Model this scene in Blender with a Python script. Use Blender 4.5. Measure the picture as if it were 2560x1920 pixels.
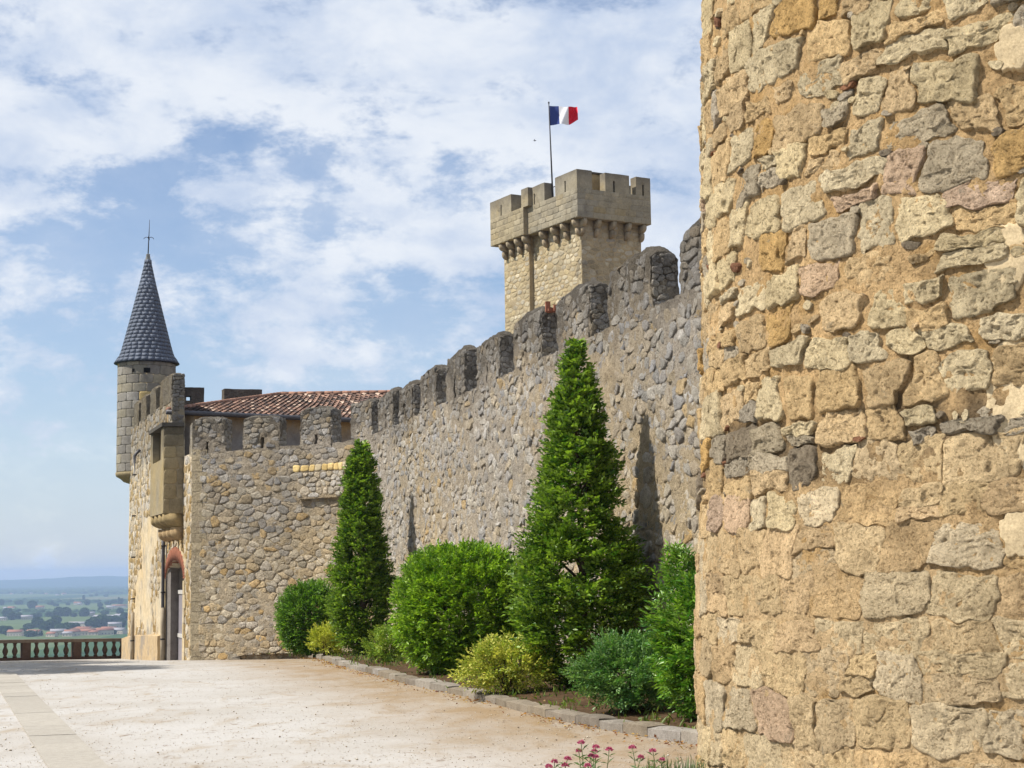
import bpy, math, random
import numpy as np
from mathutils import Vector, Matrix

# ------------------------------------------------------------------ clear
for o in list(bpy.data.objects):
    bpy.data.objects.remove(o, do_unlink=True)
scene = bpy.context.scene
COL = scene.collection
R = math.radians

# ------------------------------------------------------------------ camera
FPX = 4000.0                      # focal length in photograph pixels (2560 wide)
PITCH = math.atan(466.0 / FPX)
ROLL = 0.015
EYE = np.array([0.0, 0.0, 1.65])
_F = np.array([0, math.cos(PITCH), math.sin(PITCH)])
_U0 = np.array([0, -math.sin(PITCH), math.cos(PITCH)])
_R0 = np.array([1.0, 0, 0])
_U = _U0 * math.cos(ROLL) + _R0 * math.sin(ROLL)
_R = _R0 * math.cos(ROLL) - _U0 * math.sin(ROLL)
cam_d = bpy.data.cameras.new('camera')
cam = bpy.data.objects.new('camera', cam_d)
COL.objects.link(cam)
cam_d.sensor_width = 36.0
cam_d.lens = FPX / 2560.0 * 36.0
cam_d.clip_start = 0.1
cam_d.clip_end = 40000
cam.matrix_world = Matrix(((_R[0], _U[0], -_F[0], EYE[0]),
                           (_R[1], _U[1], -_F[1], EYE[1]),
                           (_R[2], _U[2], -_F[2], EYE[2]),
                           (0, 0, 0, 1)))
scene.camera = cam
scene.render.resolution_x = 1024
scene.render.resolution_y = 768

# ------------------------------------------------------------------ sky, sun, exposure
SUN_AZ = R(-102.0)                # clockwise from the view direction (+Y)
SUN_EL = R(50.0)
world = bpy.data.worlds.new('World')
scene.world = world
world.use_nodes = True
wn = world.node_tree.nodes
wl = world.node_tree.links
wn.clear()


def wnode(t, **kw):
    n = wn.new(t)
    for k, v in kw.items():
        setattr(n, k, v)
    return n


def wmath(op, a, b=None, clamp=False):
    n = wn.new('ShaderNodeMath')
    n.operation = op
    n.use_clamp = clamp
    for i, q in enumerate((a, b)):
        if q is None:
            continue
        if isinstance(q, (int, float)):
            n.inputs[i].default_value = q
        else:
            wl.new(q, n.inputs[i])
    return n.outputs[0]


sky = wnode('ShaderNodeTexSky', sky_type='NISHITA', sun_disc=False)
sky.sun_elevation = SUN_EL
sky.sun_rotation = SUN_AZ % (2 * math.pi)
sky.altitude = 100
sky.air_density = 1.0
sky.dust_density = 0.35
sky.ozone_density = 1.5
tc = wnode('ShaderNodeTexCoord')
sep = wnode('ShaderNodeSeparateXYZ')
wl.new(tc.outputs['Generated'], sep.inputs[0])
cmb = wnode('ShaderNodeCombineXYZ')
wl.new(sep.outputs[0], cmb.inputs[0])
wl.new(sep.outputs[1], cmb.inputs[1])
wl.new(wmath('MULTIPLY', sep.outputs[2], 1.9), cmb.inputs[2])


def wnoise(scale, detail, rough, dist, off):
    m = wnode('ShaderNodeMapping')
    m.inputs['Location'].default_value = off
    wl.new(cmb.outputs[0], m.inputs[0])
    n = wnode('ShaderNodeTexNoise')
    n.inputs['Scale'].default_value = scale
    n.inputs['Detail'].default_value = detail
    n.inputs['Roughness'].default_value = rough
    n.inputs['Distortion'].default_value = dist
    wl.new(m.outputs[0], n.inputs['Vector'])
    return n.outputs['Fac']


def wramp(fac, lo, hi):
    m = wnode('ShaderNodeMapRange', interpolation_type='SMOOTHSTEP')
    wl.new(fac, m.inputs['Value'])
    m.inputs['From Min'].default_value = lo
    m.inputs['From Max'].default_value = hi
    return m.outputs['Result']


big = wnoise(3.0, 3, 0.5, 0.2, (3.1, 0.7, 1.3))
med = wnoise(15.0, 12, 0.64, 0.1, (1.7, 4.2, 0.4))
cov = wmath('ADD', wmath('MULTIPLY', big, 0.62), wmath('MULTIPLY', med, 1.2))
# the deck is fuller overhead and thins to veils towards the horizon
elev = wramp(sep.outputs[2], 0.0, 0.34)
cov = wmath('ADD', cov, wmath('MULTIPLY', elev, 0.19))
cloud = wramp(cov, 0.83, 1.13)
veil = wmath('MULTIPLY', wramp(wnoise(5.0, 8, 0.6, 0.3, (8.0, 2.0, 0)), 0.25, 0.8), 0.55)
low = wmath('SUBTRACT', 1.0, wramp(sep.outputs[2], -0.02, 0.22))
veil = wmath('MAXIMUM', veil, wmath('MULTIPLY', low, 0.62))
cfac = wmath('MAXIMUM', wmath('MULTIPLY', cloud, 0.95), veil, True)
bg1 = wnode('ShaderNodeBackground')
bg1.inputs['Strength'].default_value = 0.094
skyc = wnode('ShaderNodeMix', data_type='RGBA', blend_type='MULTIPLY')
skyc.inputs[0].default_value = 1.0
skyc.inputs[7].default_value = (1.0, 1.0, 1.06, 1)
wl.new(sky.outputs[0], skyc.inputs[6])
wl.new(skyc.outputs[2], bg1.inputs[0])
bg2 = wnode('ShaderNodeBackground')
shade = wnoise(11.0, 8, 0.6, 0.2, (5.5, 1.2, 0))
cr = wnode('ShaderNodeMix', data_type='RGBA')
wl.new(wmath('MULTIPLY', wramp(shade, 0.28, 0.66), wmath('ADD', wmath('MULTIPLY', cloud, 0.85), 0.15)), cr.inputs[0])
cr.inputs[6].default_value = (0.52, 0.62, 0.80, 1)
cr.inputs[7].default_value = (0.84, 0.88, 0.94, 1)
wl.new(cr.outputs[2], bg2.inputs[0])
bg2.inputs['Strength'].default_value = 0.76
mixw = wnode('ShaderNodeMixShader')
wl.new(cfac, mixw.inputs[0])
wl.new(bg1.outputs[0], mixw.inputs[1])
wl.new(bg2.outputs[0], mixw.inputs[2])
wout = wnode('ShaderNodeOutputWorld')
wl.new(mixw.outputs[0], wout.inputs[0])

sun_d = bpy.data.lights.new('sun', 'SUN')
sun_d.energy = 5.0
sun_d.angle = R(0.9)
sun_d.color = (1.0, 0.95, 0.86)
sun = bpy.data.objects.new('sun', sun_d)
COL.objects.link(sun)
to_sun = Vector((math.sin(SUN_AZ) * math.cos(SUN_EL), math.cos(SUN_AZ) * math.cos(SUN_EL), math.sin(SUN_EL)))
sun.rotation_euler = to_sun.to_track_quat('Z', 'Y').to_euler()
sun.location = (-30, -10, 40)
scene.view_settings.view_transform = 'Standard'
scene.view_settings.look = 'None'
scene.view_settings.exposure = 0.45
scene.view_settings.gamma = 1.0
scene.view_settings.use_curve_mapping = False
try:
    scene.cycles.max_bounces = 6
    scene.cycles.transparent_max_bounces = 6
    scene.cycles.volume_bounces = 0
except Exception:
    pass


# ------------------------------------------------------------------ pixel <-> place
def ray(x, y):
    d = _F + _R * (x - 1280) / FPX - _U * (y - 960) / FPX
    return d


def at_y(x, y, Y):
    """point on the pixel's ray at forward distance Y"""
    d = ray(x, y)
    return EYE + d * (Y / d[1])


def on_z(x, y, z):
    d = ray(x, y)
    return EYE + d * ((z - EYE[2]) / d[2])


def proj(P):
    P = np.asarray(P, float) - EYE
    f = P @ _F
    f = np.where(np.abs(f) < 1e-3, 1e-3, f)
    return np.stack([1280 + FPX * (P @ _R) / f, 960 - FPX * (P @ _U) / f, f], -1)


_gY = np.array([-60, 0, 20, 36, 44, 50, 56, 62, 68, 80, 160.])
_gZ = np.array([0, 0, -.26, -.468, -.66, -.96, -1.26, -1.53, -1.78, -2.2, -3.0])
_yy = np.linspace(-60, 160, 881)
_zz = np.interp(_yy, _gY, _gZ)
_k = np.hanning(25); _k /= _k.sum()
_zz = np.convolve(np.pad(_zz, 12, mode='edge'), _k, 'valid')


def gz(Y):
    return np.interp(Y, _yy, _zz)


def on_ground(x, y, dz=0.0):
    d = ray(x, y)
    t = np.linspace(3, 140, 6000)
    P = EYE + np.outer(t / d[1], d)
    below = P[:, 2] - dz < gz(P[:, 1])
    i = int(np.argmax(below)) if below.any() else len(t) - 1
    return P[i]


# ------------------------------------------------------------------ numeric noise
def _hash(ix, iy, iz, seed):
    h = (ix * 73856093) ^ (iy * 19349663) ^ (iz * 83492791) ^ (seed * 26544357)
    h = h & 0x7fffffff
    h = ((h ^ (h >> 13)) * 1274126177) & 0x7fffffff
    h = ((h ^ (h >> 15)) * 668265263) & 0x7fffffff
    return ((h ^ (h >> 16)) & 0xffff) / 65535.0


def vnoise(P, seed=0):
    P = np.asarray(P, float)
    i = np.floor(P).astype(np.int64)
    f = P - i
    f = f * f * (3 - 2 * f)
    out = 0
    for dx in (0, 1):
        for dy in (0, 1):
            for dz in (0, 1):
                w = (f[..., 0] if dx else 1 - f[..., 0]) * (f[..., 1] if dy else 1 - f[..., 1]) * (f[..., 2] if dz else 1 - f[..., 2])
                out = out + w * _hash(i[..., 0] + dx, i[..., 1] + dy, i[..., 2] + dz, seed)
    return out


def fbm(P, freq=1.0, octv=3, seed=0):
    """about -1..1"""
    P = np.asarray(P, float) * freq
    a, s, t = 1.0, 0.0, 0.0
    for k in range(octv):
        s = s + a * (vnoise(P, seed + k) * 2 - 1)
        t += a
        a *= 0.55
        P = P * 2.03 + 7.7
    return s / t


# ------------------------------------------------------------------ colour
def lin(r, g=None, b=None):
    if g is None:
        r, g, b = r
    c = np.array([r, g, b], float) / 255.0
    return np.where(c <= 0.04045, c / 12.92, ((c + 0.055) / 1.055) ** 2.4)


def c4(c):
    return (float(c[0]), float(c[1]), float(c[2]), 1.0)


# ------------------------------------------------------------------ meshes and objects
def make_mesh(name, V, polys, col=None, smooth=False, mats=None):
    """polys: list of integer arrays (n,k)"""
    V = np.asarray(V, np.float32).reshape(-1, 3)
    me = bpy.data.meshes.new(name)
    polys = [np.asarray(p, np.int32) for p in polys if len(p)]
    nl = sum(p.size for p in polys)
    npoly = sum(len(p) for p in polys)
    me.vertices.add(len(V))
    me.vertices.foreach_set('co', V.ravel())
    me.loops.add(nl)
    me.polygons.add(npoly)
    me.loops.foreach_set('vertex_index', np.concatenate([p.ravel() for p in polys]))
    tot = np.concatenate([np.full(len(p), p.shape[1], np.int32) for p in polys])
    st = np.zeros(npoly, np.int32)
    st[1:] = np.cumsum(tot)[:-1]
    me.polygons.foreach_set('loop_start', st)
    if smooth:
        me.polygons.foreach_set('use_smooth', np.ones(npoly, bool))
    me.update(calc_edges=True)
    me.validate(clean_customdata=False)
    if col is not None:
        col = np.asarray(col, np.float32)
        if col.ndim == 1:
            col = np.tile(col, (len(V), 1))
        a = me.color_attributes.new('Col', 'FLOAT_COLOR', 'POINT')
        c = np.ones((len(V), 4), np.float32)
        c[:, :3] = col
        a.data.foreach_set('color', c.ravel())
    return me


def obj(name, me, mat=None):
    o = bpy.data.objects.new(name, me)
    if mat is not None and len(me.materials) == 0:
        me.materials.append(mat)
    COL.objects.link(o)
    return o


INV = {}


def thing(name, label, cat, loc=(0, 0, 0), group=None):
    o = bpy.data.objects.new(name, None)
    COL.objects.link(o)
    o.location = Vector([float(q) for q in loc])
    o.empty_display_size = 0.2
    o['label'] = label
    o['category'] = cat
    if group:
        o['group'] = group
    INV[o.name] = Matrix.Translation(-o.location)
    return o


def sub(name, me, mat, parent):
    """part or sub-part built in world coordinates"""
    o = bpy.data.objects.new(name, me)
    if mat is not None and len(me.materials) == 0:
        me.materials.append(mat)
    COL.objects.link(o)
    o.parent = parent
    o.matrix_parent_inverse = INV.get(parent.name, Matrix.Identity(4))
    INV[o.name] = Matrix.Identity(4)
    return o


def tag(o, label, cat, group=None):
    o['label'] = label
    o['category'] = cat
    if group:
        o['group'] = group
    return o


def struct(o):
    o['kind'] = 'structure'
    return o


def stuff(o):
    o['kind'] = 'stuff'
    return o


def join(parts):
    """parts: list of (V, [polys], col or None)"""
    off = 0
    VV, PP, CC = [], [], []
    for V, polys, col in parts:
        V = np.asarray(V, float).reshape(-1, 3)
        VV.append(V)
        for p in polys:
            if len(p):
                PP.append(np.asarray(p) + off)
        if col is None:
            col = np.array([.4, .4, .4])
        col = np.asarray(col, float)
        if col.ndim == 1:
            col = np.tile(col, (len(V), 1))
        CC.append(col)
        off += len(V)
    q = [p for p in PP if p.shape[1] == 4]
    t = [p for p in PP if p.shape[1] == 3]
    rest = [p for p in PP if p.shape[1] not in (3, 4)]
    polys = ([np.concatenate(q)] if q else []) + ([np.concatenate(t)] if t else []) + rest
    return np.concatenate(VV), polys, np.concatenate(CC)


def grid_faces(n, m):
    """n x m vertices, index i*m+j"""
    i, j = np.meshgrid(np.arange(n - 1), np.arange(m - 1), indexing='ij')
    a = (i * m + j).ravel()
    return np.stack([a, a + m, a + m + 1, a + 1], 1)


def box_grid(nx, ny, nz):
    """surface of the unit box, six subdivided sides"""
    Vs, Fs, off = [], [], 0
    for ax, n1, n2 in ((0, ny, nz), (1, nx, nz), (2, nx, ny)):
        oth = [k for k in range(3) if k != ax]
        a, b = np.meshgrid(np.linspace(0, 1, n1 + 1), np.linspace(0, 1, n2 + 1), indexing='ij')
        for side in (0, 1):
            V = np.zeros((a.size, 3))
            V[:, ax] = side
            V[:, oth[0]] = a.ravel()
            V[:, oth[1]] = b.ravel()
            F = grid_faces(n1 + 1, n2 + 1)
            flip = (side == 0) != (ax == 1)
            if flip:
                F = F[:, ::-1]
            Vs.append(V)
            Fs.append(F + off)
            off += len(V)
    return np.concatenate(Vs), np.concatenate(Fs)


def tube(pts, rad, n=8, caps=True):
    pts = np.asarray(pts, float)
    rad = np.broadcast_to(np.asarray(rad, float), (len(pts),))
    T = np.gradient(pts, axis=0)
    T /= np.linalg.norm(T, axis=1)[:, None] + 1e-9
    ref = np.array([0, 0, 1.0]) if abs(T[0][2]) < 0.9 else np.array([1.0, 0, 0])
    A = np.cross(T, ref)
    A /= np.linalg.norm(A, axis=1)[:, None] + 1e-9
    B = np.cross(T, A)
    th = np.linspace(0, 2 * np.pi, n, endpoint=False)
    V = pts[:, None] + rad[:, None, None] * (A[:, None] * np.cos(th)[None, :, None] + B[:, None] * np.sin(th)[None, :, None])
    F = []
    for i in range(len(pts) - 1):
        for j in range(n):
            F.append((i * n + j, i * n + (j + 1) % n, (i + 1) * n + (j + 1) % n, (i + 1) * n + j))
    polys = [np.array(F)]
    if caps:
        polys.append(np.array([list(range(n))[::-1]]))
        polys.append(np.array([[(len(pts) - 1) * n + j for j in range(n)]]))
    return V.reshape(-1, 3), polys


def lathe(prof, c, n=24, caps=True):
    """prof: (r, z) from bottom to top"""
    th = np.linspace(0, 2 * np.pi, n, endpoint=False)
    V = np.array([[c[0] + r * math.cos(t), c[1] + r * math.sin(t), c[2] + z] for r, z in prof for t in th])
    F = [(i * n + j, i * n + (j + 1) % n, (i + 1) * n + (j + 1) % n, (i + 1) * n + j) for i in range(len(prof) - 1) for j in range(n)]
    polys = [np.array(F)]
    if caps:
        polys.append(np.array([list(range(n))[::-1]]))
        polys.append(np.array([[(len(prof) - 1) * n + j for j in range(n)]]))
    return V, polys


# ------------------------------------------------------------------ walls laid out along a plan line
class Path:
    """u runs along the line, v is height, h stands out of the right-hand face"""

    def __init__(self, pts):
        self.P = np.asarray(pts, float)
        d = np.diff(self.P, axis=0)
        L = np.linalg.norm(d, axis=1)
        self.s = np.concatenate([[0], np.cumsum(L)])
        T = d / L[:, None]
        self.T = np.concatenate([[T[0]], (T[1:] + T[:-1]) / 2, [T[-1]]])
        self.T /= np.linalg.norm(self.T, axis=1)[:, None]
        self.L = self.s[-1]

    def frame(self, u):
        u = np.asarray(u, float)
        uc = np.clip(u, 0, self.L)
        T = np.stack([np.interp(uc, self.s, self.T[:, k]) for k in (0, 1)], -1)
        T /= np.linalg.norm(T, axis=-1)[..., None]
        P = np.stack([np.interp(uc, self.s, self.P[:, k]) for k in (0, 1)], -1) + T * (u - uc)[..., None]
        N = np.stack([T[..., 1], -T[..., 0]], -1)
        return P, T, N

    def map(self, u, v, h):
        u, v, h = np.broadcast_arrays(np.asarray(u, float), v, h)
        P, T, N = self.frame(u)
        return np.concatenate([P + N * h[..., None], v[..., None]], -1)

    def u_px(self, x, z=5.0, h=0.0):
        """where the wall face passes the picture column x at height z"""
        u = np.linspace(0, self.L, 3000)
        p = proj(self.map(u, z, h))[:, 0]
        i = int(np.argmin(np.abs(p - x)))
        return float(u[i])

    def z_px(self, u, y, h=0.0):
        z = np.linspace(-4, 40, 4000)
        p = proj(self.map(np.full_like(z, u), z, h))[:, 1]
        return float(z[int(np.argmin(np.abs(p - y)))])


class Ring(Path):
    """round wall: u is arc length at radius R0 measured clockwise, radius may vary with height"""

    def __init__(self, c, R0, rfun=None, a0=0.0):
        self.c = np.asarray(c, float)
        self.R0 = R0
        self.rf = rfun or (lambda z: R0 + 0 * z)
        self.a0 = a0
        self.L = 2 * np.pi * R0

    def map(self, u, v, h):
        u, v, h = np.broadcast_arrays(np.asarray(u, float), np.asarray(v, float), np.asarray(h, float))
        a = self.a0 + u / self.R0          # counter-clockwise angle from +X
        r = self.rf(v) + h
        return np.stack([self.c[0] + r * np.cos(a), self.c[1] + r * np.sin(a), v], -1)


def wall_block(path, u0, u1, v0, v1, h0, h1, du=0.2, dv=0.2, rough=0.015, freq=5.0, round_top=0.0, colf=None, seed=0, lean=0.0, rough2=0.0):
    """a rough block of wall; v0 / v1 may be functions of u"""
    f0 = v0 if callable(v0) else (lambda u, q=v0: q + 0 * u)
    f1 = v1 if callable(v1) else (lambda u, q=v1: q + 0 * u)
    hm = float(np.mean(f1(np.array([u0, u1])) - f0(np.array([u0, u1]))))
    nx = max(1, int(round((u1 - u0) / du)))
    ny = max(1, int(round(hm / dv)))
    nz = max(1, int(round((h1 - h0) / max(du, 0.12))))
    B, F = box_grid(nx, ny, nz)
    u = u0 + (u1 - u0) * B[:, 0]
    top = f1(u)
    if round_top:
        e = np.abs(B[:, 0] * 2 - 1)
        c = np.abs(B[:, 2] * 2 - 1)
        top = top - round_top * (0.7 * e ** 4 + 0.55 * c ** 2.5) + lean * (B[:, 0] - .5)
    v = f0(u) + (top - f0(u)) * B[:, 1]
    h = h0 + (h1 - h0) * B[:, 2]
    W = path.map(u, v, h)
    if rough:
        W = W + rough * np.stack([fbm(W + 11.3 * i, freq, 3, seed + i) for i in range(3)], -1)
    if rough2:
        W = W + rough2 * np.stack([fbm(W + 5.1 * i, 13.0, 3, seed + 40 + i) for i in range(3)], -1)
    col = colf(W) if colf else None
    return W, [F], col


# ------------------------------------------------------------------ stones
def clip_poly(poly, nx, ny, d):
    """keep nx*x+ny*y <= d"""
    out = []
    n = len(poly)
    for i in range(n):
        ax, ay = poly[i]
        bx, by = poly[(i + 1) % n]
        fa = nx * ax + ny * ay - d
        fb = nx * bx + ny * by - d
        if fa <= 0:
            out.append((ax, ay))
        if (fa < 0 < fb) or (fb < 0 < fa):
            t = fa / (fa - fb)
            out.append((ax + (bx - ax) * t, ay + (by - ay) * t))
    return out


def rubble(u0, u1, v0, v1, du, dv, rng, jit=0.42, drop=0.16):
    """uncoursed stones: cells of a jittered, thinned brick lattice"""
    nv = max(1, int(round((v1 - v0) / dv)))
    nu = max(1, int(round((u1 - u0) / du)))
    dv = (v1 - v0) / nv
    du = (u1 - u0) / nu
    asp = du / dv
    S = []
    for j in range(-1, nv + 1):
        o = (0.5 if j % 2 else 0.0) + rng.uniform(-.15, .15)
        for i in range(-1, nu + 2):
            if rng.random() < drop:
                continue
            S.append(((i + o + rng.uniform(-jit, jit)), (j + .5 + rng.uniform(-jit, jit) * .8)))
    bins = {}
    for k, (a, b) in enumerate(S):
        bins.setdefault((int(math.floor(a)), int(math.floor(b))), []).append(k)
    out = []
    for k, (a, b) in enumerate(S):
        if a < -0.3 or a > nu + 0.3 or b < -0.3 or b > nv + .3:
            continue
        ia, ib = int(math.floor(a)), int(math.floor(b))
        near = []
        for p in range(ia - 2, ia + 3):
            for q in range(ib - 2, ib + 3):
                for m in bins.get((p, q), ()):
                    if m != k:
                        x, y = S[m]
                        near.append(((x - a) ** 2 + (y - b) ** 2, x, y))
        near.sort()
        poly = [(max(0, a - 1.6), max(0, b - 1.6)), (min(nu, a + 1.6), max(0, b - 1.6)), (min(nu, a + 1.6), min(nv, b + 1.6)), (max(0, a - 1.6), min(nv, b + 1.6))]
        for _, x, y in near[:14]:
            nx, ny = x - a, y - b
            poly = clip_poly(poly, nx, ny, (x * x + y * y - a * a - b * b) / 2)
            if len(poly) < 3:
                break
        if len(poly) < 3:
            continue
        p = np.array(poly)
        x, y = p[:, 0], p[:, 1]
        area = 0.5 * abs(np.sum(x * np.roll(y, -1) - y * np.roll(x, -1)))
        if area < 0.12:
            continue
        out.append(np.stack([u0 + p[:, 0] * du, v0 + p[:, 1] * dv], 1))
    return out


def coursed(u0, u1, v0, v1, hrange, wrange, rng, wob=0.03, split=0.12, lean=0.03):
    """rough courses of squared stones"""
    out = []
    v = v0
    while v < v1 - hrange[0] * 0.5:
        hh = rng.uniform(*hrange)
        u = u0 - rng.uniform(0, wrange[0])
        a = rng.uniform(-wob, wob)
        l0 = 0.0
        while u < u1:
            w = rng.uniform(*wrange)
            l1 = rng.uniform(-lean, lean)
            b = rng.uniform(-wob, wob)
            lo0, lo1 = v + a, v + b
            hi0, hi1 = v + hh + rng.uniform(-wob, wob) * .7, v + hh + rng.uniform(-wob, wob) * .7
            q = np.array([(u - l0, lo0), (u + w - l1, lo1), (u + w + l1, hi1), (u + l0, hi0)])
            if rng.random() < split and hh > hrange[0] * 1.05:
                m = rng.uniform(.4, .6)
                ml = q[0] * (1 - m) + q[3] * m
                mr = q[1] * (1 - m) + q[2] * m
                out.append(np.array([q[0], q[1], mr, ml]))
                out.append(np.array([ml, mr, q[2], q[3]]))
            else:
                out.append(q)
            a, l0 = b, l1
            u += w
        v += hh
    return out


PROF_LO = ((1.0, -1.0), (0.97, 0.55), (0.84, 0.93), (0.5, 1.0))
PROF_HI = ((1.0, -1.0), (1.0, 0.35), (0.985, 0.72), (0.955, 0.90), (0.91, 0.98)) + tuple((q, 1.0) for q in (.84, .77, .70, .62, .54, .46, .38, .30, .22, .13))


def stones(polys, path, rng, gap=0.012, hr=(0.012, 0.04), seg=10, prof=PROF_LO, rough=0.006, rfreq=14.0, pexp=(5, 10), edge=0.05, base=0.03, seed=0, tilt=.35, wob=0.0, wfreq=5.0):
    nr = np.random.RandomState(rng.randrange(1 << 30))
    th = np.linspace(0, 2 * np.pi, seg, endpoint=False) + 0.2
    cs = np.stack([np.cos(th), np.sin(th)], 1)
    sc = np.array([p[0] for p in prof])
    hf = np.array([p[1] for p in prof])
    U, Vv, H, cen = [], [], [], []
    for q in polys:
        c = q.mean(0)
        e = np.roll(q, -1, 0) - q
        n = np.stack([e[:, 1], -e[:, 0]], 1)
        ln = np.linalg.norm(n, axis=1)
        ok = ln > 1e-5
        n = n[ok] / ln[ok][:, None]
        d = ((q[ok] - c) * n).sum(1)
        if (d < 0).sum() > len(d) / 2:
            n, d = -n, -d
        g = gap if not isinstance(gap, tuple) else nr.uniform(*gap)
        d = d - g
        if d.min() < 0.006:
            continue
        hw = (q[:, 0].max() - q[:, 0].min()) / 2
        hh = (q[:, 1].max() - q[:, 1].min()) / 2
        dirs = cs * np.array([hw, hh])
        p = nr.uniform(*pexp)
        w = np.clip((dirs @ n.T) / d, 0, None)
        r = (w ** p).sum(1) ** (-1 / p)
        j = nr.uniform(-1, 1, seg)
        j = (j + np.roll(j, 1)) * .5
        r = r * (1 + edge * j)
        pt = dirs * r[:, None]
        X = pt[None] * sc[:, None, None]
        hs = nr.uniform(*hr)
        hgt = np.where(hf < 0, -base, hs * hf)[:, None] + np.where(hf > 0, 1, 0)[:, None] * tilt * hs * (nr.uniform(-1, 1) * X[..., 0] / hw + nr.uniform(-1, 1) * X[..., 1] / hh)
        U.append(np.append(c[0] + X[..., 0].ravel(), c[0]))
        Vv.append(np.append(c[1] + X[..., 1].ravel(), c[1]))
        H.append(np.append(hgt.ravel(), hs * (hf[-1] + .03)))
        cen.append(c)
    U, Vv, H = np.array(U), np.array(Vv), np.array(H)
    k = len(prof)
    W0 = path.map(U, Vv, H)
    if len(prof) > 6:
        nzv = .55 * fbm(W0, rfreq, 5, seed) + .55 * (.45 - 1.6 * np.abs(fbm(W0 + 4.7, rfreq * 1.7, 4, seed + 13)))
    else:
        nzv = fbm(W0, rfreq, 3, seed)
    mask = np.append(np.repeat((hf > 0.3) * 1.0, seg), 1.0)
    H = H + rough * nzv * mask[None]
    if wob:
        U = U + wob * fbm(W0 + 3.3, wfreq, 2, seed + 2)
        Vv = Vv + wob * fbm(W0 - 9.1, wfreq, 2, seed + 3)
    j2 = fbm(W0 + 31.7, rfreq * .8, 2, seed + 5)
    j3 = fbm(W0 - 17.1, rfreq * .8, 2, seed + 9)
    W = path.map(U + rough * .9 * j2, Vv + rough * .9 * j3, H)
    Q = []
    for i in range(k - 1):
        for s in range(seg):
            Q.append((i * seg + s, i * seg + (s + 1) % seg, (i + 1) * seg + (s + 1) % seg, (i + 1) * seg + s))
    T = [((k - 1) * seg + s, (k - 1) * seg + (s + 1) % seg, k * seg) for s in range(seg)]
    return W, np.array(Q), np.array(T), np.array(cen)


def lay_stones(parent, W, Q, T, cols, mat, name='stone', rest='small_stones', limit=300, smooth=True):
    """the largest in the picture become objects, the rest one joined part"""
    n = len(W)
    pr = proj(W.mean(1))
    lo = proj(W.reshape(-1, 3)).reshape(n, -1, 3)
    area = (lo[..., 0].max(1) - lo[..., 0].min(1)) * (lo[..., 1].max(1) - lo[..., 1].min(1))
    inside = (pr[:, 0] > -20) & (pr[:, 0] < 2580) & (pr[:, 1] > -20) & (pr[:, 1] < 1940) & (pr[:, 2] > 0)
    area = np.where(inside, area, area * 1e-3)
    order = np.argsort(-area)
    one = [i for i in order[:limit] if inside[i]]
    for i in one:
        me = make_mesh(name, W[i], [Q, T], cols[i] if cols[i].ndim > 1 else np.tile(cols[i], (W.shape[1], 1)), smooth)
        sub(name, me, mat, parent)
    s1 = set(one)
    r = [i for i in range(n) if i not in s1]
    if r:
        m = W.shape[1]
        off = (np.arange(len(r)) * m)[:, None, None]
        QQ = (Q[None] + off).reshape(-1, 4)
        TT = (T[None] + off).reshape(-1, 3)
        cc = np.concatenate([cols[i] if cols[i].ndim > 1 else np.tile(cols[i], (m, 1)) for i in r])
        me = make_mesh(rest, W[r].reshape(-1, 3), [QQ, TT], cc, smooth)
        stuff(sub(rest, me, mat, parent))


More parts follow.
